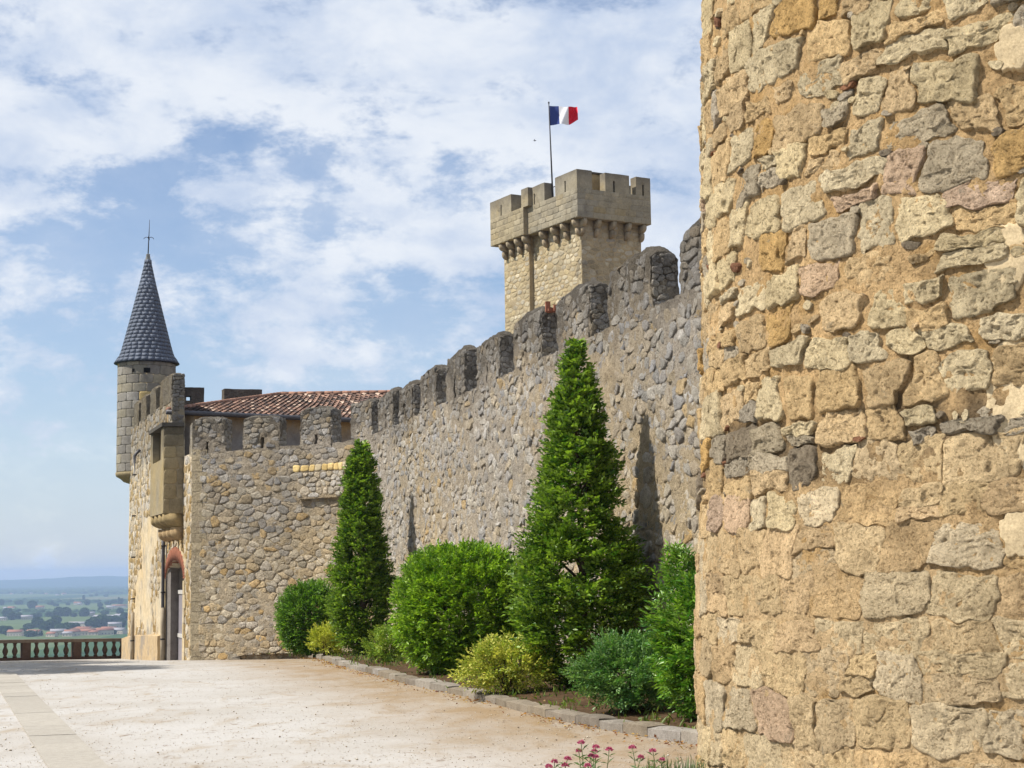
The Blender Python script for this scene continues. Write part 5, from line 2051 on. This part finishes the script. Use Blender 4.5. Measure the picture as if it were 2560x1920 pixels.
def shrub(name, label, X, Y, z0, rx, ry, H, nsp, seed, ca, cb, leaf=.06, width=.03, mat=None, n=7, ln=.16, group=None, lump=.14, top=1.0, fl=.28, dens=.33):
    nr = np.random.RandomState(seed)
    s = thing(name, label, 'shrub', (X, Y, z0), group)
    parts = []
    for k in range(9):
        a = k * 2.4
        e = np.array([X + math.cos(a) * rx * .5, Y + math.sin(a) * ry * .5, z0 + H * .62])
        b = np.array([X + math.cos(a) * .06, Y + math.sin(a) * .06, z0 - .05])
        parts.append(tube([b, (b + e) / 2 + np.array([0, 0, .1 * H]), e], [.022, .014, .006], 6) + (None,))
    V, P, Cc = join(parts)
    sub('stems', make_mesh('stems', V, P, smooth=True), M_BARK, s)
    ct = nr.uniform(-1, 1, nsp)
    a = nr.uniform(0, 2 * np.pi, nsp)
    st = np.sqrt(1 - ct ** 2)
    d = np.stack([st * np.cos(a), st * np.sin(a), ct], -1)
    # boxy rounding
    q = (np.abs(d) ** 2.3).sum(1) ** (-1 / 2.3)
    lm = 1 + lump * fbm(d * 2.0 + seed, 1.0, 3, seed) + lump * .5 * fbm(d * 6.0 + seed, 1.0, 2, seed)
    rad_ = nr.uniform(.15, 1, nsp) ** dens
    p = d * (q * lm * rad_)[:, None] * np.array([rx, ry, H * .55]) * .94 + np.array([X, Y, z0 + H * .47])
    g = fbm(p, 3.2 / max(.5, rx), 2, seed + 4)
    k = (g > -fl) | (rad_ < .6)
    k &= p[:, 2] > z0 + .02
    p, d = p[k], d[k]
    dirv = d + np.array([0, 0, .45]) + nr.normal(0, .35, (len(p), 3))
    V, P, Cc = sprays(nr, p - unit(dirv) * ln * .7, dirv, n, ln, leaf, width, ca, cb, .1, keepf=clear_of_wall, spread=.8)
    sub('foliage', make_mesh('foliage', V, P, Cc), mat or M_LEAF, s)
    return s


p2_ = at_y(1456, 1740, 25.0)
hornbeam('tall conical hornbeam casting its shadow on the curtain wall beside the big clipped shrub', p2_[0], p2_[1], bed_z(25), 5.42,
         [0, .04, .10, .2, .3, .38, .5, .62, .75, .88, 1.0], [.14, .36, .66, .88, .92, .82, .60, .48, .37, .23, .05], 5400, 5)
p1_ = at_y(903, 1630, 42.0)
hornbeam('slimmer upright hornbeam standing between two clipped green shrubs', p1_[0], p1_[1], bed_z(42), 5.55,
         [0, .04, .10, .22, .35, .5, .65, .8, .92, 1.0], [.14, .34, .58, .68, .68, .58, .50, .40, .25, .05], 4300, 9, .095)

GA, GB = alb(90, 136, 36), alb(108, 152, 44)
q = at_y(772, 1620, 46.4)
shrub('clipped_shrub', 'rounded clipped green shrub in front of the curved gate wall', q[0], q[1], bed_z(46.4), 1.0, .85, 2.1, 3400, 31, alb(70, 116, 38), alb(140, 180, 74), .085, .042, n=7, ln=.2, lump=.08)
q = at_y(1160, 1680, 31.0)
shrub('clipped_shrub', 'largest dome-shaped clipped green shrub between the two hornbeams', q[0], q[1], bed_z(31), 1.46, 1.2, 2.5, 8600, 32, GA, alb(172, 208, 68), .085, .04, n=7, ln=.2, lump=.07)
q = at_y(816, 1632, 43.4)
shrub('golden_shrub', 'small yellow-green shrub at the foot of the rounded clipped shrub', q[0], q[1], bed_z(43.4), .5, .45, .82, 750, 33, alb(178, 192, 60), alb(238, 236, 110), .07, .032, M_LEAF_Y, ln=.19, lump=.45, fl=.12)
q = at_y(965, 1660, 36.5)
shrub('golden_shrub', 'small lime-green shrub between the slim hornbeam and the largest clipped shrub', q[0], q[1], bed_z(36.5), .55, .45, .76, 900, 34, alb(124, 166, 52), alb(186, 202, 84), .06, .03, M_LEAF_Y, ln=.18, lump=.45, fl=.12)
q = at_y(1275, 1735, 25.3)
shrub('golden_shrub', 'widest bright yellow shrub at the foot of the tall conical hornbeam', q[0], q[1] - .5, bed_z(24.8), .80, .55, .86, 2000, 35, alb(150, 176, 58), alb(244, 236, 120), .06, .03, M_LEAF_Y, ln=.2, lump=.55, fl=.1)
q = at_y(1572, 1795, 20.4)
shrub('low_shrub', 'low loose blue-green shrub behind the kerb under the tall hornbeam', q[0], q[1], bed_z(20.4), .72, .55, 1.0, 2600, 36, alb(74, 126, 62), alb(146, 184, 110), .05, .024, n=9, ln=.24, lump=.5, fl=.1)
q = at_y(1722, 1810, 19.0)
shrub('glossy_shrub', 'tall glossy shrub with long leaves tucked against the round tower', q[0] + .22, q[1], bed_z(19.0), .66, .62, 1.98, 2800, 37, alb(70, 128, 40), alb(156, 196, 76), .085, .026, M_LEAF_G, n=9, ln=.17, lump=.4, fl=.15)

# valerian beside the tower: each plant a tuft of stems with pink heads
nr = np.random.RandomState(71)
M_PETAL = mat_leaf('pink_petal', .6, .2, .3, (1.1, 1, 1))
M_STEM = mat_plain('green_stem', alb(96, 120, 66), .8, .2, var=.3, scale=20)
heads = [[(1372, 1917), (1386, 1904), (1413, 1914), (1419, 1897)], [(1453, 1857), (1447, 1877), (1478, 1890), (1469, 1915)], [(1486, 1879), (1490, 1868), (1489, 1892), (1523, 1874)], [(1581, 1869), (1602, 1893)], [(1632, 1877), (1655, 1899)]]
vlab = ['valerian with low pink flower heads at the clump edge farthest from the tower', 'valerian with the tallest pink flower heads beside the gravel', 'valerian with a knot of close-set pink flower heads',
        'sparse valerian with two small faded pink heads', 'valerian with a broad pink head among grey-green leaves by the tower']
for k, hs in enumerate(heads):
    D_ = 10.9 + .25 * k
    cx = np.mean([h[0] for h in hs])
    g = at_y(cx, 1960, D_)
    g[2] = gz(D_)
    pl_ = thing('valerian_plant', vlab[k], 'flower', tuple(g), 'pink valerian beside the round tower')
    lv = []
    for hx, hy in hs:
        tip = at_y(hx, hy, D_ + nr.uniform(-.1, .1))
        b = g + np.array([nr.uniform(-.05, .05), nr.uniform(-.05, .05), 0])
        mid = (b + tip) / 2 + np.array([nr.uniform(-.04, .04), 0, .05])
        s = np.linspace(0, 1, 7)[:, None]
        pts = (1 - s) ** 2 * b + 2 * s * (1 - s) * mid + s * s * tip
        V, P = tube(pts, np.linspace(.004, .0025, 7), 5)
        sub('stem', make_mesh('stem', V, P, smooth=True), M_STEM, pl_)
        n = 120
        dv_ = unit(nr.normal(0, 1, (n, 3)))
        dv_[:, 2] = np.abs(dv_[:, 2]) - .25
        hr_ = nr.uniform(.012, .021)
        pp = tip + dv_ * hr_ * nr.uniform(.4, 1, (n, 1)) * np.array([1.15, 1.15, .9])
        V, P, Cc = kites(pp, dv_ + nr.normal(0, .3, (n, 3)), nr.normal(0, 1, (n, 3)), .013, .009, blend(alb(206, 74, 122), alb(232, 142, 172), nr.uniform(0, 1, n)))
        sub('flower_head', make_mesh('flower_head', V, P, Cc), M_PETAL, pl_)
        for s_ in np.linspace(.25, .9, 7):
            q = (1 - s_) ** 2 * b + 2 * s_ * (1 - s_) * mid + s_ * s_ * tip
            for sg in (-1, 1):
                lv.append((q, np.array([sg * nr.uniform(.6, 1), nr.uniform(-.6, .6), nr.uniform(.2, .8)])))
    n = len(lv)
    V, P, Cc = kites(np.array([a for a, b in lv]), np.array([b for a, b in lv]), np.tile([0, -.4, 1.0], (n, 1)) + nr.normal(0, .3, (n, 3)), nr.uniform(.04, .075, n), nr.uniform(.012, .02, n), blend(alb(86, 122, 62), alb(132, 158, 104), nr.uniform(0, 1, n)))
    sub('leaves', make_mesh('leaves', V, P, Cc), M_LEAF, pl_)
# grey-green blades at the tower foot
for k, (x, D_, lab, nb_, hh_) in enumerate(((1700, 12.1, 'dense grey-green tuft of narrow blades against the tower foot', 260, .40), (1590, 11.7, 'short grey-green tuft of blades among the valerian', 190, .30), (1745, 11.4, 'low silvery tuft of blades closest to the tower stones', 200, .33))):
    g = at_y(x, 1960, D_)
    g[2] = gz(D_)
    tf_ = thing('leafy_tuft', lab, 'plant', tuple(g), 'grey-green tufts at the tower foot')
    a = nr.uniform(0, 2 * np.pi, nb_)
    r_ = nr.uniform(0, .2, nb_)
    P0 = g + np.stack([np.cos(a) * r_, np.sin(a) * r_, 0 * a], -1)
    lean = np.stack([np.cos(a) * .35, np.sin(a) * .35, 0 * a + 1.0], -1) + nr.normal(0, .18, (nb_, 3))
    L_ = nr.uniform(.5, 1.1, nb_) * hh_
    col = blend(alb(112, 132, 88), alb(168, 178, 142), nr.uniform(0, 1, nb_))
    V, P, Cc = kites(P0, lean, np.stack([np.cos(a), np.sin(a), 0 * a + .2], -1), L_, .012, col)
    nl = nb_ * 3
    i = nr.randint(0, nb_, nl)
    pp = P0[i] + unit(lean)[i] * (L_[i] * nr.uniform(.35, .95, nl))[:, None]
    V2, P2, C2 = kites(pp, unit(lean)[i] + nr.normal(0, .6, (nl, 3)), nr.normal(0, 1, (nl, 3)), nr.uniform(.03, .06, nl), .009, col[i])
    V, P, Cc = join([(V, P, Cc), (V2, P2, C2)])
    sub('blades', make_mesh('blades', V, P, Cc), M_LEAF, tf_)

# litter on the soil of the bed
nb2 = 1800
ii, jj = nr.randint(0, nS, nb2), nr.randint(1, nT - 1, nb2)
P0 = np.stack([rows[ii, jj, 0] + nr.uniform(-.2, .2, nb2), rows[ii, jj, 1] + nr.uniform(-.2, .2, nb2), bz[ii, jj] + .025], -1)
V, P, Cc = kites(P0, nr.normal(0, 1, (nb2, 3)) * np.array([1, 1, .25]), np.tile([0, 0, 1.0], (nb2, 1)) + nr.normal(0, .4, (nb2, 3)), nr.uniform(.03, .08, nb2), nr.uniform(.015, .04, nb2),
                 np.array([alb(132, 96, 62), alb(168, 132, 78), alb(100, 76, 54), alb(112, 132, 66)])[nr.randint(0, 4, nb2)])
o = stuff(obj('leaf_litter', make_mesh('leaf_litter', V, P, Cc), M_LEAF_Y))
tag(o, 'dry leaf litter on the soil under the shrubs', 'leaves')
# weeds and ground cover over the soil: one mass
nw = 5200
ii, jj = nr.randint(4, nS, nw), nr.randint(0, nT - 2, nw)
P0 = np.stack([rows[ii, jj, 0] + nr.uniform(-.16, .16, nw), rows[ii, jj, 1] + nr.uniform(-.16, .16, nw), bz[ii, jj] - .005], -1)
kk_ = fbm(P0, 1.3, 3, 8) > -.02
P0 = P0[kk_]
nw = len(P0)
V, P, Cc = kites(P0, nr.normal(0, .55, (nw, 3)) + np.array([0, 0, .8]), nr.normal(0, 1, (nw, 3)), nr.uniform(.05, .15, nw), nr.uniform(.02, .045, nw), blend(alb(72, 96, 42), alb(142, 162, 76), nr.uniform(0, 1, nw)))
o = stuff(obj('ground_cover', make_mesh('ground_cover', V, P, Cc), M_LEAF))
tag(o, 'low green weeds covering the soil between kerb and shrubs', 'weeds')
# fallen leaves along the kerb, pebbles and twigs on the gravel
n = 1500
uu = nr.uniform(.15, 1, n) ** .8 * kerbp.L
hh = np.abs(nr.normal(0, .16, n)) + .02
cl = fbm(np.stack([uu, 0 * uu, 0 * uu], -1), .8, 3, 4)
k = cl > -.15 + .4 * nr.uniform(-1, 1, n)
uu, hh = uu[k], hh[k]
P0 = kerbp.map(uu, 0, hh)
P0[:, 2] = gz(P0[:, 1]) + .016 + nr.uniform(0, .012, len(P0))
D0 = nr.normal(0, 1, (len(P0), 3)) * np.array([1, 1, .2])
V, P, Cc = kites(P0, D0, np.tile([0, 0, 1.0], (len(P0), 1)) + nr.normal(0, .25, (len(P0), 3)), nr.uniform(.03, .07, len(P0)), nr.uniform(.015, .035, len(P0)),
                 np.array([alb(150, 86, 44), alb(196, 140, 60), alb(122, 74, 46), alb(206, 166, 84)])[nr.randint(0, 4, len(P0))])
o = stuff(obj('fallen_leaves', make_mesh('fallen_leaves', V, P, Cc), M_LEAF_Y))
tag(o, 'scattered brown and orange fallen leaves along the foot of the kerb', 'leaves')
n = 14000
D_ = 13.5 + 40 * nr.uniform(0, 1, n) ** 1.7
px = nr.uniform(-150, 1780, n)
X = (px - 1280) / FPX * D_
ok = X < np.interp(D_, ky[::-1], kx[::-1]) - .05
X, D_ = X[ok], D_[ok]
sz = nr.uniform(.003, .008, len(X)) * (1 + (nr.rand(len(X)) < .05) * 1.3)
octa = np.array([(1, 0, 0), (-1, 0, 0), (0, 1, 0), (0, -1, 0), (0, 0, .6), (0, 0, -.6)], float)
Vp = np.stack([X, D_, gz(D_) + .008], -1)[:, None] + octa[None] * sz[:, None, None] * nr.uniform(.6, 1.5, (len(X), 6, 1))
OF = np.array([(0, 2, 4), (2, 1, 4), (1, 3, 4), (3, 0, 4), (2, 0, 5), (1, 2, 5), (3, 1, 5), (0, 3, 5)])
FF = (OF[None] + (np.arange(len(X)) * 6)[:, None, None]).reshape(-1, 3)
pc = np.array([alb(216, 204, 184), alb(190, 172, 146), alb(150, 132, 110), alb(112, 96, 80), alb(232, 226, 214)])[nr.choice(5, len(X), p=[.4, .25, .13, .04, .18])]
o = stuff(obj('gravel_pebbles', make_mesh('gravel_pebbles', Vp.reshape(-1, 3), [FF], np.repeat(pc, 6, 0)), mat_attr('pebble', .9, .15)))
tag(o, 'loose pale pebbles strewn over the gravel terrace', 'gravel')

# =================================================================== SHADE TREES LEFT OF THE TERRACE (their shade lies on the gravel)
nr = np.random.RandomState(15)
H_, RC = 8.6, 2.9
npt = 2600
dv_ = unit(nr.normal(0, 1, (npt, 3)))
rr = RC * nr.uniform(.1, 1, npt) ** .36 * (1 + .25 * fbm(dv_ * 2.2, 1, 3, 4))
pp = dv_ * rr[:, None] * np.array([1, 1, .95]) + np.array([0, 0, 5.6])
V, P, Cc = sprays(nr, pp, dv_ + np.array([0, 0, .2]) + nr.normal(0, .4, (npt, 3)), 7, .45, .16, .11, alb(56, 92, 34), alb(112, 142, 60))
crown_me = make_mesh('crown', V, P, Cc); crown_me.materials.append(M_LEAF)
parts = [tube([(0, 0, -.2), (.05, 0, 1.5), (0, .05, 3.2), (0, 0, 6.2)], [.2, .16, .13, .03], 10) + (None,)]
for k in range(10):
    a = k * 2.4
    z = 2.6 + .3 * k
    parts.append(tube([(0, 0, z), (math.cos(a) * .8, math.sin(a) * .8, z + .7), (math.cos(a) * 1.8, math.sin(a) * 1.8, z + 1.4)], [.07, .045, .01], 6) + (None,))
V, P, Cc = join(parts)
trunk_me = make_mesh('trunk', V, P, smooth=True); trunk_me.materials.append(M_BARK)
for k, (X, Y, s) in enumerate(((-17.0, 37.5, 1.0), (-18.6, 43.0, .95), (-20.6, 49.0, 1.02), (-22.4, 55.0, 1.0), (-24.0, 60.0, .92))):
    tr = thing('lime_tree', 'round-crowned shade tree in the row along the open side of the terrace', 'tree', (X, Y, gz(Y)), 'shade trees along the terrace')
    for nm, me in (('trunk', trunk_me), ('crown', crown_me)):
        o = bpy.data.objects.new(nm, me)
        COL.objects.link(o)
        o.parent = tr
        o.rotation_euler = (0, 0, k * 1.3)
        o.scale = (s, s, s)

# =================================================================== THE VALLEY
def crown_mesh(nr, kind, n=260):
    dv_ = unit(nr.normal(0, 1, (n, 3)))
    lm = 1 + .3 * fbm(dv_ * 1.8 + nr.uniform(0, 9), 1, 3, 1)
    p = dv_ * lm[:, None]
    if kind == 0:
        p = p * np.array([6.5, 6.5, 6.0]) + np.array([0, 0, 7.0])
    elif kind == 1:
        p = p * np.array([2.6, 2.6, 10.0]) + np.array([0, 0, 11.0])
    else:
        p = p * np.array([10, 7, 4.2]) + np.array([0, 0, 5.0])
    V, P, Cc = kites(p - dv_ * 1.0, dv_ + nr.normal(0, .5, (n, 3)), nr.normal(0, 1, (n, 3)), 3.4, 3.4, blend(alb(50, 74, 40), alb(88, 112, 60), nr.uniform(0, 1, n)))
    core = unit(nr.normal(0, 1, (40, 3)))
    return V, P, Cc


def solid_crown(nr, kind):
    V, P = lathe([(.3, 0), (.75, .25), (1.0, .6), (.95, 1.0), (.7, 1.4), (.3, 1.7), (.02, 1.8)], (0, 0, 0), 10)
    sc_ = {0: (6.2, 6.2, 7.0), 1: (2.4, 2.4, 11.5), 2: (9.5, 6.5, 5.0)}[kind]
    V = V * np.array(sc_)
    V = V + 1.1 * np.stack([fbm(V + 9 * i, .35, 3, i + int(nr.randint(99))) for i in range(3)], -1)
    return V, P, np.tile(alb(56, 80, 44), (len(V), 1))


nr = np.random.RandomState(91)
M_FAR = mat_leaf('far_leaf', .8, .1, .15)
kinds = []
for kd in (0, 1, 2):
    V, P, Cc = join([solid_crown(nr, kd), crown_mesh(nr, kd)])
    cm = make_mesh('crown', V, P, Cc); cm.materials.append(M_FAR)
    V, P = tube([(0, 0, -.5), (0, 0, 3.5)], [.5, .35], 6)
    tm = make_mesh('trunk', V, P); tm.materials.append(M_BARK)
    kinds.append((cm, tm))
VT = [(81, 1523, 0, 1.5), (47, 1512, 2, 1.2), (209, 1506, 1, 1.0), (218, 1513, 0, 1.3), (250, 1518, 0, .9), (18, 1543, 0, 1.3), (30, 1550, 0, 1.1), (47, 1548, 0, 1.0), (96, 1542, 2, .9), (84, 1544, 2, .8),
      (147, 1541, 0, 1.3), (139, 1542, 0, 1.0), (158, 1541, 0, 1.1), (165, 1541, 0, 1.2), (184, 1542, 2, .9), (211, 1541, 0, 1.1), (205, 1541, 0, .9), (125, 1542, 2, .9), (94, 1569, 0, 1.2), (73, 1572, 2, .9),
      (103, 1570, 0, 1.0), (112, 1574, 2, 1.1), (118, 1576, 0, 1.2), (128, 1574, 0, 1.1), (140, 1562, 0, 1.0), (150, 1574, 2, 1.1), (160, 1578, 2, 1.0), (168, 1580, 0, 1.0), (179, 1582, 0, 1.1), (190, 1576, 0, .9),
      (225, 1570, 0, 1.1), (236, 1568, 0, 1.3), (246, 1568, 0, 1.1), (256, 1566, 0, 1.3), (266, 1566, 0, 1.2), (276, 1564, 0, 1.1), (288, 1560, 0, 1.0), (253, 1532, 0, .9), (262, 1536, 2, .8), (297, 1510, 1, .9),
      (301, 1511, 1, .8), (305, 1510, 1, .85), (3, 1514, 1, .9), (8, 1513, 1, .8), (300, 1536, 0, .9), (312, 1552, 0, 1.0), (305, 1568, 0, 1.0), (8, 1585, 0, 1.1), (20, 1588, 0, 1.1), (1, 1583, 2, 1.0),
      (60, 1588, 2, 1.0), (75, 1592, 2, .9), (95, 1590, 2, 1.0), (225, 1586, 2, .8), (280, 1586, 2, .8), (170, 1513, 2, .7), (125, 1512, 2, .8), (265, 1492, 2, .9), (240, 1490, 2, .9), (228, 1491, 2, .8),
      (130, 1513, 0, .8), (140, 1516, 2, .8), (270, 1512, 2, 1.0), (285, 1508, 2, 1.0)]
HS = [(29, 1486, 0, 0), (78, 1485, 0, 1), (116, 1486, 0, 0), (143, 1489, 0, 1), (160, 1487, 1, 0), (194, 1512, 1, 0), (200, 1513, 0, 1), (299, 1520, 2, 0), (277, 1523, 1, 1), (15, 1524, 0, 1), (29, 1525, 1, 0), (100, 1523, 1, 0),
      (67, 1549, 1, 1), (224, 1540, 1, 1), (131, 1540, 0, 0), (258, 1549, 2, 1), (289, 1549, 1, 1), (310, 1546, 2, 1), (199, 1568, 2, 1), (39, 1590, 1, 0), (145, 1588, 1, 1), (206, 1582, 2, 0), (218, 1588, 1, 0), (250, 1587, 2, 0),
      (260, 1585, 1, 0), (287, 1569, 1, 1), (297, 1585, 1, 1), (272, 1582, 1, 0), (180, 1590, 1, 0), (130, 1592, 0, 0), (85, 1590, 1, 0), (8, 1551, 0, 1), (170, 1591, 0, 1), (235, 1588, 0, 0)]
names = ['broadleaf_tree', 'poplar_tree', 'hedge_tree']
labs = ['dark broadleaf tree', 'narrow poplar', 'low spreading tree']
hn = {(0, 0): 'a small red-roofed cottage', (0, 1): 'a small grey-roofed cottage', (1, 0): 'a red-roofed house', (1, 1): 'a grey-roofed house', (2, 0): 'a long red-roofed building', (2, 1): 'a long grey-roofed shed'}


def tree_label(x, y, kd):
    """which one: by the valley building it stands next to, else by the open fields"""
    d, h = min((math.hypot(x - q[0], (y - q[1]) * 1.6), q) for q in HS)
    if d < 17:
        where = ('in front of ' if y > h[1] + 3 else 'behind ' if y < h[1] - 3 else 'beside ') + hn[(h[2], h[3])] + ' in the hazy valley'
    elif y < 1515:
        where = 'out in the far open fields of the hazy valley'
    else:
        where = 'in the tree clumps between the valley fields'
    return labs[kd] + ' ' + where


for x, y, kd, s in VT:
    g = on_z(x, y, VZ)
    s = s * nr.uniform(.85, 1.1) * min(1.0, max(.7, g[1] / 2600))
    lb = tree_label(x, y, kd)
    tr = thing(names[kd], lb, 'tree', (g[0], g[1], VZ), lb.replace(' tree ', ' trees ', 1).replace('poplar ', 'poplars ', 1))
    rz = nr.uniform(0, 6.3)
    for nm, me in (('crown', kinds[kd][0]), ('trunk', kinds[kd][1])):
        o = bpy.data.objects.new(nm, me)
        COL.objects.link(o)
        o.parent = tr
        o.rotation_euler = (0, 0, rz)
        o.scale = (s, s, s)
# houses: walls with gable roofs
M_HW = mat_plain('house_wall', alb(216, 204, 184), .9, .1, var=.1)
M_HR = mat_plain('house_roof', alb(168, 118, 96), .9, .1, var=.2)
M_HG = mat_plain('grey_roof', alb(168, 164, 168), .8, .2, var=.15)
M_GLASS = mat_plain('dark_pane', alb(52, 56, 64), .3, .5, var=.1)


def house_meshes(w, d, h, rh):
    Vb, Fb = box_grid(1, 1, 1)
    Wb = (Vb - np.array([.5, 0, .5]))[:, [0, 2, 1]] * np.array([w, d, h])
    G = np.array([(-w / 2, -d / 2, h), (-w / 2, d / 2, h), (-w / 2, 0, h + rh), (w / 2, -d / 2, h), (w / 2, d / 2, h), (w / 2, 0, h + rh)])
    V, P, _ = join([(Wb, [Fb], None), (G, [np.array([(0, 1, 2), (3, 5, 4)])], None)])
    wm = make_mesh('wall', V, P); wm.materials.append(M_HW)
    e = .5
    k = rh / (d / 2)
    Rv = np.array([(-w / 2 - e, -d / 2 - e, h - e * k), (w / 2 + e, -d / 2 - e, h - e * k), (w / 2 + e, 0, h + rh + .02), (-w / 2 - e, 0, h + rh + .02), (-w / 2 - e, d / 2 + e, h - e * k), (w / 2 + e, d / 2 + e, h - e * k)])
    Rv = np.concatenate([Rv + [0, 0, .05], Rv + [0, 0, .35]])
    Fr = np.array([(6, 7, 8, 9), (9, 8, 11, 10), (0, 3, 2, 1), (3, 4, 5, 2), (0, 1, 7, 6), (4, 10, 11, 5), (0, 6, 9, 3), (3, 9, 10, 4), (1, 2, 8, 7), (2, 5, 11, 8)])
    rm = make_mesh('roof', Rv, [Fr])
    wins = []
    for i in range(max(2, int(w / 4))):
        xx = -w / 2 + w * (i + .5) / max(2, int(w / 4))
        wv = Vb * np.array([1.2, 1.5, .08]) + np.array([xx - .6, 1.0, -.04])
        wins.append(wv[:, [0, 2, 1]] + np.array([0, -d / 2 - .01, 0]))
    wms = []
    for q in wins:
        me = make_mesh('window', q, [Fb]); me.materials.append(M_GLASS); wms.append(me)
    return wm, rm, wms


HM = [house_meshes(13, 8, 4.2, 2.0), house_meshes(20, 10, 5.5, 2.6), house_meshes(34, 15, 6.0, 2.2)]
HR = []
for wm, rm, wms in HM:
    r1 = rm; r1.materials.append(M_HR)
    r2 = rm.copy(); r2.materials.clear(); r2.materials.append(M_HG)
    HR.append((r1, r2))
hl = {(0, 0): 'small red-roofed cottage in the hazy valley', (0, 1): 'small grey-roofed cottage in the hazy valley', (1, 0): 'red-roofed house in the valley village', (1, 1): 'grey-roofed house in the valley village',
      (2, 0): 'long red-roofed building in the valley village', (2, 1): 'long pale grey-roofed shed in the valley'}
for x, y, sz_, gr in HS:
    g = on_z(x, y, VZ)
    hs_ = thing('valley_house', hl[(sz_, gr)], 'house', (g[0], g[1], VZ), hl[(sz_, gr)].replace(' in the', 's in the').replace('small', 'small'))
    rz = nr.uniform(-.5, .5)
    wm, rm, wms = HM[sz_]
    for nm, me in [('wall', wm), ('roof', HR[sz_][gr])] + [('window', w_) for w_ in wms]:
        o = bpy.data.objects.new(nm, me)
        COL.objects.link(o)
        o.parent = hs_
        o.rotation_euler = (0, 0, rz)
# woodland belts far across the valley: one mass
parts = []
ico = np.array([(0, 0, 1), (.89, 0, .45), (.28, .85, .45), (-.72, .53, .45), (-.72, -.53, .45), (.28, -.85, .45), (.72, .53, -.3), (-.28, .85, -.3), (-.89, 0, -.3), (-.28, -.85, -.3), (.72, -.53, -.3)])
icf = [(0, 1, 2), (0, 2, 3), (0, 3, 4), (0, 4, 5), (0, 5, 1), (1, 6, 2), (2, 7, 3), (3, 8, 4), (4, 9, 5), (5, 10, 1), (6, 7, 2), (7, 8, 3), (8, 9, 4), (9, 10, 5), (10, 6, 1)]
pos = []
for x0, x1, y0, y1, n in ((-150, 420, 1474, 1485, 1500), (-150, 420, 1462, 1466, 900), (60, 420, 1468, 1474, 500), (-150, 420, 1530, 1534, 120), (-150, 420, 1505, 1508, 120)):
    for k in range(n):
        y = nr.uniform(y0, y1)
        x = nr.uniform(x0, x1)
        g = on_z(x, max(y, 1463.5), VZ)
        if g[1] < 12900 and (y1 > 1500 or float(fbm(np.array([[x * .02, y * .15, 0]]), 1, 2, 3)[0]) > -.35):
            pos.append(g)
pos = np.array(pos)
scl = nr.uniform(8, 15, (len(pos), 1, 1)) * np.array([1.5, 1.0, .75]) * np.clip(pos[:, 1] / 7000, .5, 1.2)[:, None, None]
Vw = pos[:, None] + ico[None] * scl * nr.uniform(.8, 1.2, (len(pos), 11, 1)) + np.array([0, 0, 4.0])
FF = (np.array(icf)[None] + (np.arange(len(pos)) * 11)[:, None, None]).reshape(-1, 3)
cw = blend(alb(52, 76, 44), alb(80, 102, 60), nr.uniform(0, 1, len(pos)))
o = stuff(obj('woodland', make_mesh('woodland', Vw.reshape(-1, 3), [FF], np.repeat(cw, 11, 0)), mat_attr('woodland_green', .95, .05)))
tag(o, 'blue-hazed belts of woodland across the far valley', 'woodland')

# =================================================================== AIR
Vb, Fb = box_grid(1, 1, 1)
lo_, hi_ = np.array([-6900, -80, VZ - 4]), np.array([3900, 13450, 60.0])
hz = obj('haze', make_mesh('haze', lo_ + Vb * (hi_ - lo_), [Fb]), None)
t = NT('haze_air')
pv = t.n('ShaderNodeVolumePrincipled')
pv.inputs['Color'].default_value = (.52, .70, 1.0, 1)
pv.inputs['Density'].default_value = 1.25e-4
pv.inputs['Anisotropy'].default_value = 0.25
t.l(pv.outputs[0], t.out.inputs['Volume'])
hz.data.materials.append(t.m)
stuff(hz)
tag(hz, 'pale blue haze hanging over the valley', 'haze')
